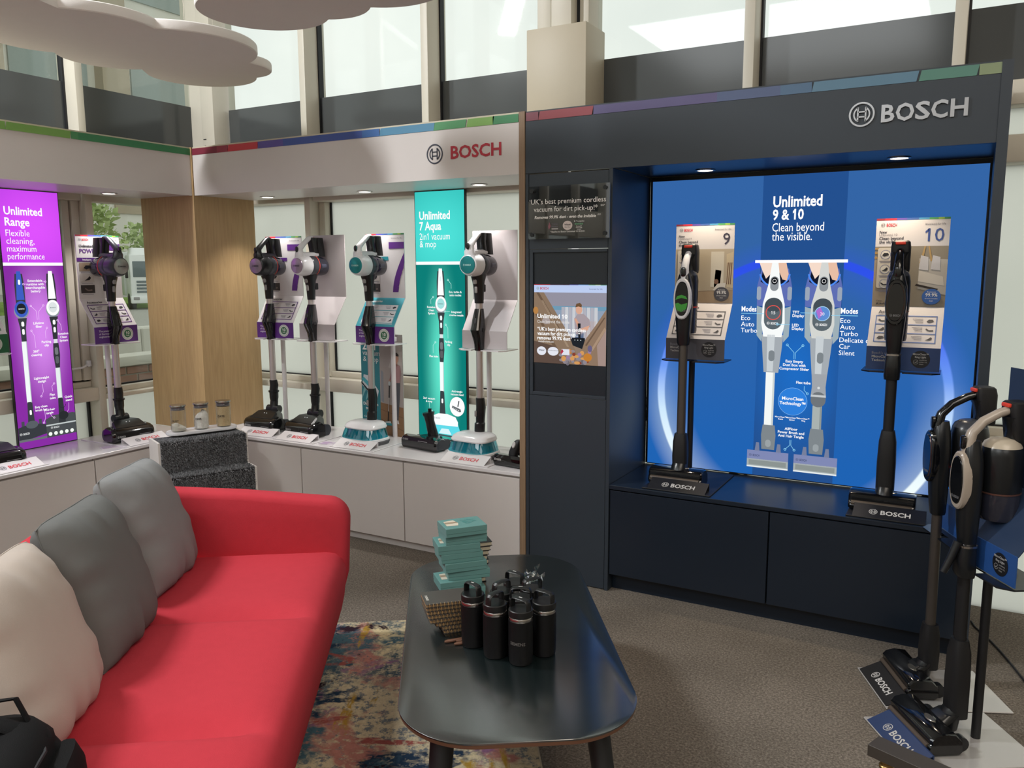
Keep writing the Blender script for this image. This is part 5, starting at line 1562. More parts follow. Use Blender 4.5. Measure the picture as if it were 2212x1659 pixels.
for sx in (-1, 1): part('rear_wheel', MB().tube([(sx * .1 - .016, .06, .026), (sx * .1 + .016, .06, .026)], .026, DGREY, 16), bh)
nk = part('neck', MB().tube([(0, .07, .045), (-.006, .065, .08), (-.016, .058, .13), (-.022, .055, .165)], [.032, .029, .026, .03], BLACKP, 18), bh)
part('socket', MB().tube([(-.022, .055, .163), (-.024, .054, .178)], [.033, .036], BLACKP, 18), nk)
part('latch', MB().tube([(-.008, .05, .165), (-.008, .05, .20)], .011, BLACKG, 12), nk)
lg = MB(frame((-.115, -.0667, .046), (1, 0, 0), (0, .2, 1))); lg.brand(0, 0, .009, ink('#a9a9ab'), width=.042, k=1); lg.rect(.12, .002, .19, .005, ink('#8a8a8e'), 1)
part('printed_logo', lg, bh)

def mini(M, label, tip):
    t = thing('mini_brush_head', label, 'vacuum head', M, 'mini brush heads at the end of the middle worktop')
    pr = [(-.032, .003), (-.038, .015), (-.036, .036), (-.024, .046), (.006, .046), (.024, .034), (.028, .012), (.02, .003)]
    part('roller_housing', MB().loft([[(u, y * s, .025 + (z - .025) * s) for y, z in pr] for u, s in ((-.078, .85), (-.07, 1), (.07, 1), (.078, .85))], BLACKG), t)
    part('end_cap', MB().loft([[(u, y * s, .025 + (z - .025) * s) for y, z in pr] for u, s in ((.077, .8), (.081, .75))], DGREY), t)
    n = part('neck', MB().loft([sring(x, y, z, rx, ry, 16, 2.4) for x, y, z, rx, ry in ((0, .012, .035, .020, .018), (.004, .018, .055, .024, .020), (.012, .024, .078, .022, .02), (.02, .028, .098, .018, .016), (.022, .029, .104, .01, .01))], BLACKM), t)
    part('button', MB().lathe([(.010, 0), (.008, .004)], mat('pale_button', '#b9b6b4', .3), 16, M=Matrix.Translation((.012, .004, .086)) @ Matrix.Rotation(math.radians(60), 4, 'X') @ Matrix.Diagonal((1, 1.4, 1, 1))), n)
    lg = MB(frame((-.068, -.0385, .024), (1, 0, 0), (0, .1, 1))); lg.brand(0, 0, .008, ink('#d0d0d0'), width=.038, k=1)
    part('printed_logo', lg, t)
mini(TR(-2.022, 3.605, HC, math.radians(-6)) @ Matrix.Diagonal((1.15, 1.1, 1.3, 1)), 'small black brush head in front, at the right end of the worktop', 1)
mini(TR(-2.005, 3.745, HC, math.radians(-4)) @ Matrix.Diagonal((1.15, 1.1, 1.3, 1)), 'small black brush head behind its twin, at the right end of the worktop', 1)

LEAFL = mat('leaflet', '#cfc6d2', .35)
def leaflet(M, label, c):
    t = thing('leaflet', label, 'leaflet', M, 'leaflet cards on the worktops')
    part('card', MB().bx(-.055, .055, -.035, .035, 0, .003, LEAFL), t)
    m = MB(Matrix.Translation((0, 0, .003)))
    m.rect(-.05, -.03, .0, .03, ink(c), 1); m.rect(.005, .012, .045, .016, ink('#8f8796'), 1); m.rect(.005, .0, .04, .004, ink('#8f8796'), 1)
    part('printed_graphic', m, t)
leaflet(TR(-4.28, 2.90, HC, math.radians(70)), 'small clear leaflet card left of the grey cleaner stand', '#b9a9c0')
leaflet(TR(-3.225, 3.57, HC, math.radians(4)), 'small clear leaflet card between the two BOSCH name plates', '#b09ab8')

# ------------------------------------------------------------------ carpeted step block with jars
STW = mat('step_white', '#dcd8d4', .4)
PILE = carpet('step_pile', ('#2c2c2e', '#55565a', '#8c8d90'), 160, 6, 1.0)
PF = mat('pile_fibre', '#77787b', .9, var=.55, vscale=60)
sb_ = thing('step_block', 'white two-step sample block covered in grey shaggy carpet', 'step block', TR(-3.81, 2.87, 0, math.radians(66.2)))
# local: x along the front edge to the right, -y towards the sofa
W_, DP = .47, .20
m = MB()
for x in (-.012, W_): 
    m.prism([(-.13, 0), (DP, 0), (DP, .60), (0, .60), (0, .425), (-.13, .425)], .012, STW, M=Matrix(((0, 0, 1, x), (1, 0, 0, 0), (0, 1, 0, 0), (0, 0, 0, 1))))
part('side_cheek', m, sb_, 'white side panel')
part('carcass', MB().bx(0, W_, .0, DP, 0, .585, STW).bx(0, W_, -.118, 0, 0, .41, STW), sb_)
m = MB()
m.bx(0, W_, -.012, DP - .02, .585, .597, PILE); m.bx(0, W_, -.012, 0, .41, .597, PILE)
m.bx(0, W_, -.13, 0, .41, .422, PILE); m.bx(0, W_, -.13, -.118, 0, .422, PILE)
def tuft(m, p, nrm):
    n = Vector(nrm); e = n.orthogonal().normalized(); f = n.cross(e)
    a = random.uniform(0, 2 * pi); L = random.uniform(.008, .017)
    d = (n + (e * math.cos(a) + f * math.sin(a)) * random.uniform(.2, .9) + Vector((0, 0, -.25))).normalized()
    s = (e * math.cos(a + 1.4) + f * math.sin(a + 1.4)) * .0022
    q = Vector(p)
    m.add([tuple(q - s), tuple(q + s), tuple(q + d * L)], [(0, 1, 2)], PF, False)
random.seed(11)
for i in range(5200): tuft(m, (random.uniform(0, W_), -.012, random.uniform(.42, .598)), (0, -1, 0))
for i in range(3600): tuft(m, (random.uniform(0, W_), random.uniform(-.13, -.012), .422), (0, 0, 1))
for i in range(4000): tuft(m, (random.uniform(0, W_), -.13, random.uniform(.2, .422)), (0, -1, 0))
for i in range(1800): tuft(m, (random.uniform(0, W_), random.uniform(-.012, .06), .597), (0, 0, 1))
part('carpet_cover', m, sb_, 'grey shaggy carpet', 'stuff')

TL = math.radians(66.2)
tray = thing('tray', 'white oval tray on the carpeted step block holding three jars', 'tray', TR(-3.86, 3.195, .606, TL))
def stadium(L, r, n=10):
    pts = []
    for sx, a0 in ((1, -pi / 2), (-1, pi / 2)):
        for i in range(n + 1):
            a = a0 + pi * i / n
            pts.append((sx * L + r * math.cos(a), r * math.sin(a)))
    return pts
part('base', MB().loft([[(x, y, z) for x, y in stadium(.135, r)] for z, r in ((0, .06), (.004, .065), (.013, .065), (.015, .063))], WPL), tray)
part('rim', MB().loft([[(x, y, z) for x, y in stadium(.135, r)] for z, r in ((.013, .065), (.018, .0645), (.018, .061), (.0152, .059))], WPL, cap=False), tray)
OATM = mat('oat_flakes', '#ccb28a', .8, var=.4, vscale=260, bump=1.0, bscale=260)
DUSTM = mat('grey_dust', '#c0bab0', .95, var=.15, vscale=80)
HAIRM = mat('pale_hair', '#e6e1dd', .9, var=.25, vscale=60, bump=1.0, bscale=120)
def jar(dx, word, label):
    p = tray.matrix_world @ Vector((dx, 0, .0155))
    t = thing('jar', label, 'jar', TR(p.x, p.y, p.z, TL + math.radians(-38)), 'glass jars on the tray')
    R, H = .042, .145
    part('glass_body', MB().lathe([(.002, .0012), (R - .004, .0012), (R, .006), (R, H - .012), (R - .002, H - .008), (R - .0025, H - .008), (R - .003, .008), (R - .006, .005), (.002, .005)], JAR, 36), t)
    lid = part('lid', MB().lathe([(.002, H + .010), (R + .001, H + .009), (R + .002, H + .005), (R + .002, H), (R - .006, H - .002), (R - .008, H - .004), (.002, H - .004)], STEEL, 36), t, 'brushed steel lid')
    part('seal', MB().lathe([(R - .008, H - .003), (R - .0045, H - .006), (R - .0045, H - .010), (R - .008, H - .013), (R - .0045, H - .016), (R - .0045, H - .020), (.002, H - .021)], mat('grey_seal', '#6d6870', .4), 30), lid)
    r_ = R - .0035
    if word == 'DUST':
        rings = [[(r_ * s * math.cos(2 * pi * k / 24), r_ * s * math.sin(2 * pi * k / 24), z + (.012 * (-math.cos(2 * pi * k / 24)) if z > .02 else 0)) for k in range(24)] for z, s in ((.0055, .9), (.008, 1), (.030, 1), (.036, .55), (.037, .05))]
        part('contents', MB().loft(rings, DUSTM), t, 'grey dust', 'stuff')
    elif word == 'OATS':
        part('contents', MB().lathe([(.005, .0055), (r_, .007), (r_, .118), (r_ * .6, .122), (.003, .121)], OATM, 36), t, 'oat flakes', 'stuff')
    else:
        random.seed(5)
        rings = []
        for z, s in ((.0055, .9), (.01, 1), (.03, 1), (.05, 1), (.07, .98), (.085, .85), (.098, .55), (.102, .1)):
            rings.append([((r_ * s * min(1, .93 + .07 * random.random())) * math.cos(2 * pi * k / 28), (r_ * s * min(1, .93 + .07 * random.random())) * math.sin(2 * pi * k / 28), z + (.012 * math.cos(2 * pi * k / 28) + random.uniform(-.004, .004) if z > .06 else 0)) for k in range(28)])
        part('contents', MB().loft(rings, HAIRM), t, 'pale clump of hair', 'stuff')
    # curved word on the front
    vs, fs, x0, x1 = text_geo(word, True)
    s = .016
    lb = MB()
    lb.add([((R + .0006) * math.sin((v[0] - (x0 + x1) / 2) * s / R), -(R + .0006) * math.cos((v[0] - (x0 + x1) / 2) * s / R), .06 + v[1] * s) for v in vs], fs, ink('#2c2626'), False)
    part('lettering', lb, t, 'black capital letters')
jar(-.128, 'DUST', 'glass jar lettered DUST with grey powder, leftmost on the tray')
jar(0, 'HAIR', 'glass jar lettered HAIR with pale hair, middle of the tray')
jar(.128, 'OATS', 'glass jar lettered OATS with flakes, rightmost on the tray')

# ------------------------------------------------------------------ hanging cloud panels
CLM = mat('acoustic_felt_white', '#e2ddd9', .85, var=.02, bump=.15, bscale=300)
def cloud(cx, cy, z, circles, label, wires):
    t = thing('cloud_panel', label, 'ceiling panel', TR(cx, cy, z), 'hanging cloud panels')
    N = 260
    pts = []
    for i in range(N):
        a = 2 * pi * i / N
        d = Vector((math.cos(a), math.sin(a)))
        best = 0
        for x, y, r in circles:
            o = Vector((x - cx, y - cy))
            b = d.dot(o); q = b * b - o.dot(o) + r * r
            if q >= 0: best = max(best, b + math.sqrt(q))
        pts.append(d * best)
    rings = []
    for zz, k in ((0, .006), (.004, .0015), (.010, 0), (.036, 0), (.042, .0015), (.046, .006)):
        rings.append([(p.x * (1 - k / p.length), p.y * (1 - k / p.length), zz) for p in pts])
    part('panel', MB().loft(rings, CLM), t, ang=30)
    for x, y in wires: part('wire', MB().tube([(x - cx, y - cy, .046), (x - cx, y - cy, 4.5 - z)], .0012, STEEL, 6), t)
    for x, y in wires: part('wire_anchor', MB().lathe([(.012, 0), (.012, .012), (.004, .02)], BRASS, 12, M=Matrix.Translation((x - cx, y - cy, .046))), t)
cloud(-3.62, 2.7, 2.6, [(-3.45, 2.85, .37), (-3.55, 2.42, .345), (-3.65, 1.95, .38), (-3.53, 3.27, .195), (-3.78, 3.27, .29), (-3.83, 2.77, .27), (-3.8, 2.4, .27), (-3.62, 2.7, .2)],
      'large white cloud-shaped panel hanging over the left display', [(-3.28, 2.75), (-3.6, 3.2), (-3.7, 2.2)])
cloud(-2.4, 2.5, 2.6, [(-2.64, 2.62, .27), (-2.37, 2.66, .205), (-2.03, 2.58, .28), (-2.35, 2.42, .3), (-2.1, 2.42, .25), (-2.4, 2.5, .2)],
      'white cloud-shaped panel hanging at the top edge, nearer the middle', [(-2.72, 2.7), (-2.1, 2.6), (-2.3, 2.2)])

# ------------------------------------------------------------------ sofa, cushions, rug, table (their common axes are turned 34 degrees)
TH = math.atan2(.56, .828)
CS, SN = math.cos(TH), math.sin(TH)
def ST(s, t, z=0.0, rz=0.0): return TR(s * CS - t * SN, s * SN + t * CS, z, TH + rz)

def rug_mat():
    m = bpy.data.materials.new('abstract_rug')
    m.use_nodes = True
    n, l = m.node_tree.nodes, m.node_tree.links
    b = n['Principled BSDF']
    b.inputs['Roughness'].default_value = .95
    b.inputs['Specular IOR Level'].default_value = .1
    tc = n.new('ShaderNodeTexCoord')
    def noise(sc, det=4, rough=.6, off=(0, 0, 0), stretch=(1, 1, 1), dist=0.0):
        mp = n.new('ShaderNodeMapping')
        mp.inputs['Location'].default_value = off
        mp.inputs['Scale'].default_value = stretch
        l.new(tc.outputs['Object'], mp.inputs[0])
        x = n.new('ShaderNodeTexNoise')
        x.inputs['Scale'].default_value = sc; x.inputs['Detail'].default_value = det; x.inputs['Roughness'].default_value = rough
        x.inputs['Distortion'].default_value = dist
        l.new(mp.outputs[0], x.inputs['Vector'])
        return x.outputs['Fac']
    def ramp(f, a, bb):
        r = n.new('ShaderNodeValToRGB')
        r.color_ramp.elements[0].position, r.color_ramp.elements[1].position = a, bb
        r.color_ramp.elements[0].color = (0, 0, 0, 1); r.color_ramp.elements[1].color = (1, 1, 1, 1)
        l.new(f, r.inputs[0]); return r.outputs[0]
    def mul(a, bb):
        x = n.new('ShaderNodeMath'); x.operation = 'MULTIPLY'; l.new(a, x.inputs[0]); l.new(bb, x.inputs[1]); return x.outputs[0]
    def mix(f, a, c):
        x = n.new('ShaderNodeMix'); x.data_type = 'RGBA'
        l.new(f, x.inputs[0])
        if isinstance(a, str): x.inputs[6].default_value = lin(a)
        else: l.new(a, x.inputs[6])
        if isinstance(c, str): x.inputs[7].default_value = lin(c)
        else: l.new(c, x.inputs[7])
        return x.outputs[2]
    fine = noise(60, 3, .7)
    grain = ramp(fine, .38, .62)
    sp = ramp(noise(26, 4, .8, (3, 1, 0)), .50, .60)
    base = mix(sp, '#c3b596', '#6d7377')
    zone = ramp(noise(1.5, 2, .5, (9, 4, 0)), .42, .54)
    base = mix(mul(zone, ramp(noise(24, 4, .8, (1, 7, 0)), .40, .58)), base, '#3b515d')
    def blot(col, sc, off, a, bb, stretch=(1, 1, 1), gr=True):
        nonlocal base
        f = ramp(noise(sc, 5, .62, off, stretch, .5), a, bb)
        if gr: f = mul(f, ramp(noise(46, 2, .6, off), .28, .46))
        base = mix(f, base, col)
    blot('#ad776c', 2.3, (2, 2, 0), .55, .60)
    blot('#86607c', 2.9, (12, 5, 0), .57, .62)
    blot('#d0c09a', 2.2, (41, 11, 0), .55, .62)
    blot('#24364a', 2.4, (7, 13, 0), .55, .60, (1, 1.5, 1))
    blot('#46626d', 2.6, (21, 3, 0), .56, .62)
    blot('#a8873a', 3.4, (5, 31, 0), .60, .65, (2.4, .6, 1))
    blot('#94504a', 3.6, (15, 22, 0), .61, .65, (.7, 1.9, 1))
    blot('#2b1a24', 4.0, (31, 8, 0), .61, .65)
    base2 = mix(grain, base, base)
    h = n.new('ShaderNodeHueSaturation')
    l.new(base2, h.inputs['Color'])
    vv = n.new('ShaderNodeMath'); vv.operation = 'MULTIPLY_ADD'; vv.inputs[1].default_value = .7; vv.inputs[2].default_value = .62
    l.new(fine, vv.inputs[0]); l.new(vv.outputs[0], h.inputs['Value'])
    l.new(h.outputs[0], b.inputs['Base Color'])
    bp = n.new('ShaderNodeBump'); bp.inputs['Strength'].default_value = .8; bp.inputs['Distance'].default_value = .004
    l.new(fine, bp.inputs['Height']); l.new(bp.outputs[0], b.inputs['Normal'])
    return m
rg = thing('rug', 'multicoloured abstract rug under the sofa and table', 'rug', ST(-.8, 2.2, .0005))
part('pile', MB().bx(-1.05, 1.083, -1.6, 1.239, 0, .008, rug_mat()), rg)
part('edging', MB().bx(-1.06, 1.089, -1.61, 1.245, 0, .005, mat('rug_edging', '#b9ad96', .9)), rg)

SOFA = mat('red_wool_felt', '#c23a46', .9, var=.05, vscale=30, bump=.25, bscale=500, spec=.2)
so = thing('sofa', 'red upholstered sofa with three seat cushions', 'sofa', ST(-.8, 2.2, 0))
O = (-.8, 2.2)
def sprofile(t, groove):
    def fade(s): return max(0, min(1, (-.44 - s) / .13))
    pr = [(-1.2, .40), (-1.12, .425), (-1.0, .43), (-.85, .432), (-.7, .434), (-.6, .434), (-.52, .433), (-.475, .427), (-.44, .415), (-.415, .392), (-.402, .355), (-.405, .30), (-.412, .24), (-.425, .18), (-.45, .13), (-.52, .10), (-.6, .095), (-1.2, .095)]
    out = []
    for s, z in pr:
        g = groove * fade(s) if z > .34 else 0
        out.append((s - O[0], t - O[1], z - g))
    return out
seams = [3.19, 2.585, 1.915, 1.245]
for i in range(3):
    b_, a_ = seams[i], seams[i + 1]
    rings = []
    for k in range(25):
        u = k / 24
        t = a_ + (b_ - a_) * (u * u * (3 - 2 * u))
        e0 = math.exp(-((t - a_) / .062) ** 2) * (1 if i < 2 else .3)
        e1 = math.exp(-((t - b_) / .030) ** 2) * (1 if i > 0 else .5)
        rings.append(sprofile(t, .042 * max(e0, e1) - .006 * math.sin(pi * u)))
    part('seat_cushion', MB().loft(rings, SOFA), so, ang=60)
def arm(t0, t1, inner):
    def outline(ins):
        top_f, top_b = .632 - ins, .705 - ins
        sf, sb = -.385 - ins, -1.34 + ins
        pts = [(sf - .10, .10 + ins), (sf - .05, .18 + ins), (sf - .012, .32)]
        for i in range(9):
            a = pi / 2 * i / 8
            pts.append((sf - .09 + .09 * math.cos(a), top_f - .085 + .09 * math.sin(a) + .0))
        pts += [(-.8, (top_f + top_b) / 2 + .003), (sb + .05, top_b), (sb, top_b - .05), (sb, .2), (sb + .05, .10 + ins)]
        return pts
    rings = []
    th = t1 - t0
    for f, ins in ((0, .03), (.05, .014), (.16, .004), (.3, 0), (.7, 0), (.84, .004), (.95, .014), (1, .03)):
        rings.append([(s - O[0], t0 + th * f - O[1], z) for s, z in outline(ins)])
    return MB().loft(rings, SOFA)
part('armrest', arm(3.185, 3.285, 0), so, ang=60)
part('armrest', arm(1.145, 1.245, 0), so, ang=60)
bk = [(-1.13, .38), (-1.16, .47), (-1.195, .56), (-1.23, .65), (-1.25, .69), (-1.275, .712), (-1.31, .712), (-1.335, .69), (-1.34, .62), (-1.33, .4), (-1.31, .16), (-1.28, .14), (-1.15, .14)]
part('backrest', MB().loft([[(s - O[0], t - O[1], z) for s, z in bk] for t in (1.2, 1.6, 2.2, 2.8, 3.2)], SOFA), so, ang=60)
for s in (-1.22, -.5):
    for t in (1.3, 3.15):
        part('leg', MB().lathe([(.014, 0), (.018, .01), (.022, .10)], BLACKM, 14, M=Matrix.Translation((s - O[0], t - O[1], 0.0015 + .007))), so)

def pillow(name, label, s, t, z, w, h, th, lean, yaw, roll, m, seed):
    random.seed(seed)
    ph = [random.uniform(0, 6.28) for _ in range(8)]
    N = 34
    def surf(side):
        vs = []
        for j in range(N + 1):
            for i in range(N + 1):
                u, v = -1 + 2 * i / N, -1 + 2 * j / N
                pin = 1 - .055 * (1 - (1 - abs(u)) ** 2) * (abs(v) ** 2 * 0) 
                ex = 1 - .05 * (1 - v * v) * 0 - .045 * (u * u) * (1 - abs(v) ** 3)
                ey = 1 - .045 * (v * v) * (1 - abs(u) ** 3)
                x, y = u * w / 2 * math.sqrt(1 - .10 * v ** 6) * (1 - .02 * (1 - v * v) * abs(u)), v * h / 2 * math.sqrt(1 - .10 * u ** 6) * (1 - .02 * (1 - u * u) * abs(v))
                d = max(0, (1 - abs(u) ** 3.4)) ** .5 * max(0, (1 - abs(v) ** 3.4)) ** .5
                wr = 0
                edge = abs(v) ** 3
                for q in range(3): wr += math.sin((9 + 5 * q) * u + ph[q] + 3 * v) * .008 * edge * (1 - abs(u) ** 4) / (1 + q * .4)
                edge = abs(u) ** 3
                for q in range(3): wr += math.sin((8 + 5 * q) * v + ph[q + 3] + 2 * u) * .006 * edge * (1 - abs(v) ** 4) / (1 + q * .4)
                zz = side * (d * th / 2 + wr * (d > .02))
                vs.append((x, y, zz))
        fs = [(j * (N + 1) + i, j * (N + 1) + i + 1, (j + 1) * (N + 1) + i + 1, (j + 1) * (N + 1) + i) for j in range(N) for i in range(N)]
        return vs, fs
    M = ST(s, t, z, yaw)
    o = thing(name, label, 'cushion', M, 'loose cushions on the red sofa')
    R = Matrix(((0, 0, 1, 0), (1, 0, 0, 0), (0, 1, 0, 0), (0, 0, 0, 1)))
    T = Matrix.Rotation(-lean, 4, 'Y') @ R @ Matrix.Rotation(roll, 4, 'Z')
    a = MB(T)
    for sd in (1, -1): a.add(*surf(sd), m)
    part('cover', a, o, ang=70)
    n_ = 40
    pts = []
    for k in range(n_ + 1):
        q = 8 * k / n_
        if q < 2: u, v = -1 + q, -1
        elif q < 4: u, v = 1, -1 + (q - 2)
        elif q < 6: u, v = 1 - (q - 4), 1
        else: u, v = -1, 1 - (q - 6)
        pts.append((u * w / 2 * math.sqrt(1 - .10 * v ** 6) * (1 - .02 * (1 - v * v) * abs(u)), v * h / 2 * math.sqrt(1 - .10 * u ** 6) * (1 - .02 * (1 - u * u) * abs(v)), 0))
    part('seam', MB(T).tube(pts, .0022, m, 6), o)
    return o
GC1 = mat('grey_cotton', '#8b8c8d', .9, var=.04, bump=.2, bscale=700, spec=.15)
GC2 = mat('mid_grey_cotton', '#6f706f', .9, var=.04, bump=.2, bscale=700, spec=.15)
GC3 = mat('beige_cotton', '#bdb1a8', .9, var=.04, bump=.2, bscale=700, spec=.15)
pillow('cushion', 'light grey cushion, farthest of the three on the red sofa', -1.06, 2.925, .635, .47, .46, .18, math.radians(20), 0, math.radians(-3), GC1, 1)
pillow('cushion', 'dark grey cushion between the light grey and beige cushions', -1.035, 2.43, .635, .47, .46, .18, math.radians(20), math.radians(4), math.radians(-3), GC2, 2)
pillow('cushion', 'beige cushion nearest the viewer behind the black backpack', -1.02, 1.955, .635, .47, .46, .19, math.radians(20), math.radians(4), math.radians(-2), GC3, 3)

# backpack
BN = mat('black_nylon', '#0d0d0f', .8, var=.15, bump=.3, bscale=600, spec=.2)
bg = thing('backpack', 'black nylon backpack lying on the red sofa', 'backpack', ST(-.93, 1.49, .436, math.radians(10)))
part('main_compartment', MB().loft([sring(0, 0, z, rx, ry, 28, 4) for z, rx, ry in ((0, .14, .19), (.012, .155, .20), (.09, .16, .205), (.16, .15, .195), (.195, .125, .17), (.205, .09, .13))], BN), bg, ang=50)
part('front_pocket', MB().loft([sring(.16, -.01, z, .035, .15, 24, 4) for z in (.015,)] + [sring(.165, -.01, z, rx, .15, 24, 4) for z, rx in ((.05, .045), (.11, .04), (.14, .02))], BN), bg)
for dy in (-.07, .08):
    part('shoulder_strap', MB().tube([(-.12, dy, .20), (-.04, dy * 1.05, .222), (.05, dy * 1.2, .215), (.13, dy * 1.4, .17), (.165, dy * 1.6, .10)], .028, BN, 10, ry=.008, up=(0, 1, 0)), bg)
part('grab_handle', MB().tube([(.0, .13, .20), (.03, .155, .235), (.07, .15, .238), (.10, .125, .19)], .012, BN, 8, ry=.004, up=(0, 1, 0)), bg)
part('buckle', MB().box((.172, .135, .09), (.016, .03, .045), mat('buckle_grey', '#3a3a38', .5), .004), bg)
part('zip', MB().tube([(.10, -.16, .165), (.14, -.08, .168), (.145, .05, .168), (.11, .16, .16)], .004, GASKET, 6), bg)

# table
tb = thing('coffee_table', 'oblong dark coffee table with brown ply edge and black legs', 'table', ST(.187, 2.49, 0))
def tab_outline(hw, hl, r, bulge, ins=0):
    pts = []
    for sx, sy, a0 in ((1, 1, 0), (-1, 1, pi / 2), (-1, -1, pi), (1, -1, 1.5 * pi)):
        for i in range(13):
            a = a0 + pi / 2 * i / 12
            x, y = sx * (hw - r) + r * math.cos(a), sy * (hl - r) + r * math.sin(a)
            pts.append((x, y))
    out = []
    for x, y in pts:
        out.append((x + math.copysign(bulge * (1 - (y / hl) ** 2), x) - math.copysign(ins, x), y + math.copysign(bulge * .7 * (1 - (x / hw) ** 2), y) - math.copysign(ins, y)))
    return out
TOPM = mat('table_laminate', '#121b1c', .23, var=.03)
TOPM.node_tree.nodes['Principled BSDF'].inputs['IOR'].default_value = 2.6
PLY = mat('table_edge_ply', '#6d4a38', .5, var=.1)
part('tabletop', MB().loft([[(x, y, z) for x, y in tab_outline(.315, .645, .20, .012, i)] for z, i in ((.396, 0), (.3995, .0), (.4003, .001))], TOPM), tb)
part('edge_band', MB().loft([[(x, y, z) for x, y in tab_outline(.315, .645, .20, .012, i)] for z, i in ((.379, .012), (.385, .002), (.396, -.0005))], PLY), tb, 'brown plywood edge')
for sx in (-1, 1):
    for sy in (-1, 1):
        part('leg', MB().tube([(sx * .20, sy * .50, .383), (sx * .235, sy * .645, .0085)], [.033, .024], BLACKM, 16), tb)
ZT = .4005

# notebooks, boxes, bottles on the table: e runs along their fronts
EA = math.atan2(.72, .69)
eV, bV = Vector((math.cos(EA), math.sin(EA))), Vector((-math.sin(EA), math.cos(EA)))
KRAFT = mat('kraft_pages', '#a98a5f', .8, var=.2, vscale=200)
COVER = mat('charcoal_cover', '#4b4743', .5, var=.06)
def notebook(x, y, z, rz, label, top):
    t = thing('spiral_notebook', label, 'notebook', TR(x, y, z, rz), 'spiral notebooks in the front stack')
    part('cover', MB().bx(-.074, .074, -.052, .052, .0108, .0124, COVER, .0006, 1), t)
    part('pages', MB().bx(-.072, .072, -.047, .050, .0014, .0106, KRAFT), t, 'kraft coloured page block')
    part('back_cover', MB().bx(-.074, .074, -.052, .052, 0, .0013, COVER), t)
    m = MB()
    for k in range(24): m.tube([(-.068 + k * .0059, -.046, .0118), (-.068 + k * .0059, -.0525, .0128), (-.068 + k * .0059, -.0555, .006), (-.068 + k * .0059, -.0525, -.0001 + .001)], .0009, KRAFT if k % 2 else COVER, 5)
    part('spiral_binding', m, t)
    if top:
        m = MB(Matrix.Translation((-.062, 0, .0124)) @ Matrix.Rotation(pi / 2, 4, 'Z'))
        m.text('SIEMENS', 0, -.004, .011, ink('#dcd8d0'), True, 'c', 1)
        part('printed_lettering', m, t, 'white lettering')
random.seed(21)
for i in range(8):
    k = 7 - i
    sh = (.055, .05, .03, .012, .008, .004, .002, 0)[i]
    p = Vector((-1.405, 2.071)) + eV * sh - bV * random.uniform(0, .004)
    notebook(p.x, p.y, ZT + i * .0132, EA + random.uniform(-.03, .03), ('charcoal spiral notebook with white lettering, topmost of the front stack' if i == 7 else
             'charcoal spiral notebook, %s in the front stack' % ('lowest', 'second from bottom', 'third from bottom', 'fourth from bottom', 'third below the top', 'second below the top', 'just below the top')[i]), i == 7)
for k, (dx, dy, a) in enumerate(((-.005, -.075, .05), (.03, -.088, -.06), (.02, -.102, .0))):
    p = Vector((-1.365, 2.06)) + eV * (dx + .02) + bV * dy
    t = thing('pen', ('brown pen lying closest to the spiral notebooks', 'middle brown pen in front of the spiral notebooks', 'brown pen farthest out in front of the spiral notebooks')[k], 'pen', TR(p.x, p.y, ZT + .0052, EA + a), 'pens by the notebooks')
    part('barrel', MB().tube([(-.065, 0, 0), (-.055, 0, 0), (.05, 0, 0)], [.003, .005, .005], mat('pen_brown', '#6d4a38', .35), 12), t)
    part('cap', MB().tube([(.05, 0, 0), (.07, 0, 0)], .0046, BLACKP, 12), t)
    part('clip', MB().box((.055, 0, .0058), (.03, .003, .0015), STEEL), t)

TEAL = mat('teal_carton', '#628f8c', .45, var=.02)
TEALD = mat('teal_carton_print', '#3f8f8c', .45)
random.seed(9)
BW, BD, BH = .15, .108, .0315
offs = [(.004, .0, .0), (-.012, -.006, .03), (.022, .002, -.03), (.008, -.004, .03), (-.004, .004, .02), (-.012, .004, -.02), (.012, .008, .04), (.008, -.004, .08)]
names = ('lowest', 'second from bottom', 'third from bottom', 'fourth from bottom', 'fourth from top', 'third from top', 'second from top')
for i in range(8):
    dx, dy, a = offs[i]
    p = Vector((-1.520, 2.335)) + eV * dx + bV * dy
    t = thing('gift_box', 'teal coffee syrup carton, topmost of the tower with printed lid' if i == 7 else 'teal coffee syrup carton, %s in the tower' % names[i], 'box',
              TR(p.x, p.y, ZT + i * (BH + .0005), EA + a), 'teal cartons in the tower')
    part('base', MB().bx(-BW / 2 + .001, BW / 2 - .001, -BD / 2 + .001, BD / 2 - .001, 0, .012, TEAL, .0006, 1), t)
    ld = part('lid', MB().bx(-BW / 2, BW / 2, -BD / 2, BD / 2, .0122, BH, TEAL, .0008, 1), t)
    m = MB(Matrix.Translation((0, 0, BH)))
    m.flat([(-.062, -.022), (-.060, .03), (-.022, .036), (-.014, .0), (-.022, -.026)], ink('#d9cdbb'), 1)
    m.flat([(-.061, .0), (-.060, .018), (-.018, .016), (-.015, .002)], ink('#a58e76'), 2)
    for q, w in enumerate(('Coffee', 'Syrups', 'Set')): m.text(w, .0 + q * .004, .018 - q * .017, .019, TEALD, False, 'l', 2)
    part('printed_graphic', m, ld, 'coffee glass picture and lettering')
PAGES = mat('cream_pages', '#c9bfa8', .8, var=.1, vscale=200)
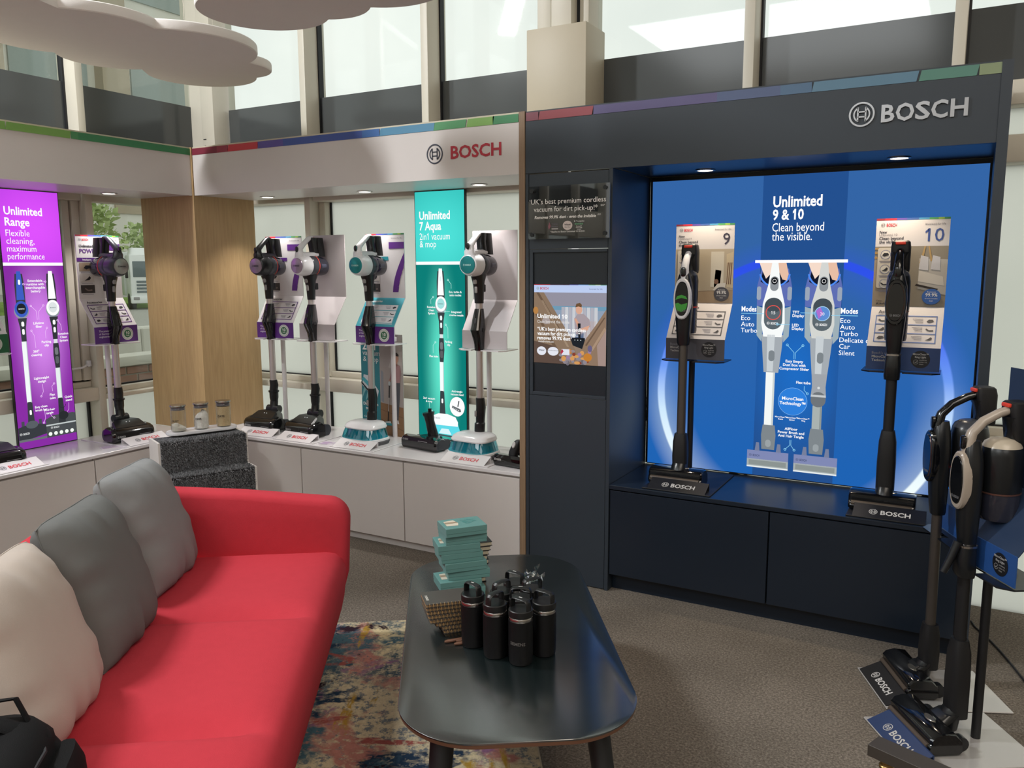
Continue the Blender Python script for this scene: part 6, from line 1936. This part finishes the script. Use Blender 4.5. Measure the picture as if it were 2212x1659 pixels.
for i in range(9):
    p = Vector((-1.558, 2.445)) + eV * (.0 + (i - 4) * .002 + random.uniform(-.006, .006) + (.012 if i == 8 else 0)) + bV * random.uniform(0, .003)
    t = thing('hardback_notebook', 'black hardback notebook with cream pages, topmost of the rear stack' if i == 8 else 'black hardback notebook with cream pages, %s in the rear stack' %
              ('lowest', 'second from bottom', 'third from bottom', 'fourth from bottom', 'middle one', 'fourth from top', 'third from top', 'second from top')[i], 'notebook',
              TR(p.x, p.y, ZT + i * .0166, EA + random.uniform(-.02, .02)), 'hardback notebooks behind the teal cartons')
    part('cover', MB().bx(-.07, .07, -.038, .038, .0142, .0163, BLACKM, .0008, 1).bx(-.07, .07, -.038, .038, 0, .0021, BLACKM, .0008, 1).bx(-.07, .07, .036, .038, .001, .0155, BLACKM), t)
    part('pages', MB().bx(-.067, .067, -.036, .036, .0021, .0142, PAGES), t)
    if i == 8:
        m = MB(Matrix.Translation((.05, .0, .0163)) @ Matrix.Rotation(pi / 2, 4, 'Z')); m.text('SIEMENS', 0, 0, .008, ink('#dcd8d0'), True, 'c', 1)
        part('printed_lettering', m, t, 'white lettering')

BB = mat('bottle_powder_coat', '#08080a', .5, var=.1, bump=.15, bscale=500, spec=.3)
LIDM = mat('bottle_lid', '#121314', .4)
def bottle(x, y, a, label, word=False):
    t = thing('bottle', label, 'bottle', TR(x, y, ZT, a), 'black steel travel bottles on the table')
    b = part('body', MB().lathe([(.002, .0005), (.031, .0005), (.034, .004), (.0355, .02), (.0362, .06), (.0362, .128), (.036, .1335)], BB, 36), t)
    part('steel_band', MB().lathe([(.0345, .132), (.0352, .1335), (.0352, .1435), (.0345, .1445), (.004, .1445)], STEEL, 36), t, 'bare steel band')
    l = part('lid', MB().lathe([(.034, .1445), (.0358, .146), (.0362, .160), (.0356, .164), (.033, .166), (.004, .1655)], LIDM, 36), t)
    part('handle', MB().tube([(-.0305, 0, .158), (-.030, 0, .180), (-.0285, 0, .189), (-.024, 0, .1935), (-.012, 0, .195), (.012, 0, .195), (.024, 0, .1935), (.0285, 0, .189), (.030, 0, .180), (.0305, 0, .158)], .011, LIDM, 14, ry=.0032, up=(0, 1, 0)), l)
    m = MB(Matrix.Translation((0, 0, .1984)))
    m.rect(-.006, -.0022, .006, .0022, ink('#c9c9c6' if word != 2 else '#2a2a2c'), 1)
    part('printed_logo', m, l)
    vs, fs, x0, x1 = text_geo('SIEMENS', True)
    s = .013; R = .0366
    lb = MB()
    A0 = -a + math.radians(-78 if 'SIEMENS' in label else 110)
    ang = lambda v: A0 + ((v[0] - (x0 + x1) / 2) * s / R)
    lb.add([(R * math.cos(ang(v)), R * math.sin(ang(v)), .066 + v[1] * s) for v in vs], fs, ink('#5d5a58'), False)
    part('printed_lettering', lb, b, 'grey lettering')
BL = [(-1.262, 2.007, EA - 1.15, 'black travel bottle standing against the spiral notebooks, leftmost', 1), (-1.167, 1.979, EA + .6, 'black travel bottle in front row, second from left', 2),
      (-1.080, 1.978, EA - 1.0, 'black travel bottle in front row with grey SIEMENS lettering facing out', 1), (-1.045, 2.060, EA - .95, 'black travel bottle farthest right on the table', 2),
      (-1.195, 2.066, EA + .5, 'black travel bottle in the middle row, left one', 2), (-1.119, 2.050, EA - .35, 'black travel bottle in the middle row, right one', 1),
      (-1.195, 2.150, EA - .95, 'black travel bottle at the back beside the clear wrapping', 1), (-1.122, 2.128, EA + .25, 'black travel bottle at the back, right of its neighbour', 2)]
for b in BL: bottle(*b)

# crumpled clear wrapping
CELLO = glass('cellophane', '#e6ecec', 1.6, .08)
random.seed(4)
m = MB()
for q in range(7):
    a0 = random.uniform(0, 2 * pi)
    L = random.uniform(.05, .085)
    d = Vector((math.cos(a0), math.sin(a0), random.uniform(.3, 1.1))).normalized()
    sd = d.cross(Vector((0, 0, 1))).normalized()
    prev = None
    vs, fs = [], []
    for i in range(9):
        u = i / 8
        wv = .004 + .028 * u * (1 if q % 2 else .7)
        for j in range(6):
            f = -1 + 2 * j / 5
            p = d * (L * u) + sd * (f * wv) + Vector((random.uniform(-.004, .004), random.uniform(-.004, .004), random.uniform(-.004, .005) + .008 * math.sin(7 * f + q) * u))
            vs.append((p.x, p.y, max(.002, p.z + .004)))
    for i in range(8):
        for j in range(5): fs.append((i * 6 + j, i * 6 + j + 1, (i + 1) * 6 + j + 1, (i + 1) * 6 + j))
    m.add(vs, fs, CELLO, False)
cw = part('wrapping', m)
cw.matrix_world = TR(-1.355, 2.50, ZT)
tag(cw, 'crumpled clear plastic wrapping on the table behind the bottles', 'wrapping')

# ------------------------------------------------------------------ dark rail at the lower right, cable
ra_ = thing('low_bench', 'dark grey rail end on brass-collared leg at the lower right corner', 'bench', TR(-.128, 1.955, 0, math.atan2(-.055, .145)))
RM = mat('dark_taupe_laminate', '#3c3631', .5)
part('top_rail', MB().bx(0, .62, -.027, .027, .422, .45, RM, .001, 1), ra_)
for x in (.035, .58):
    lgp = part('leg', MB().lathe([(.010, .001), (.0125, .004), (.0125, .398), (.010, .40)], STEEL, 18, M=Matrix.Translation((x, 0, 0))), ra_, 'bright metal leg')
    part('collar', MB().lathe([(.012, .396), (.017, .398), (.017, .403), (.0145, .406), (.0145, .411), (.017, .414), (.017, .4225), (.012, .4225)], BRASS, 22, M=Matrix.Translation((x, 0, 0))), lgp, 'brass collar')
cpts = [(.10, 3.93), (.115, 3.87), (.171, 3.751), (.205, 3.66), (.231, 3.579), (.255, 3.50), (.274, 3.437), (.32, 3.33), (.42, 3.22)]
tag(part('cable', MB().tube([(x, y, .006) for x, y in cpts], .004, GASKET, 8)), 'black power cable running across the carpet at right', 'cable')
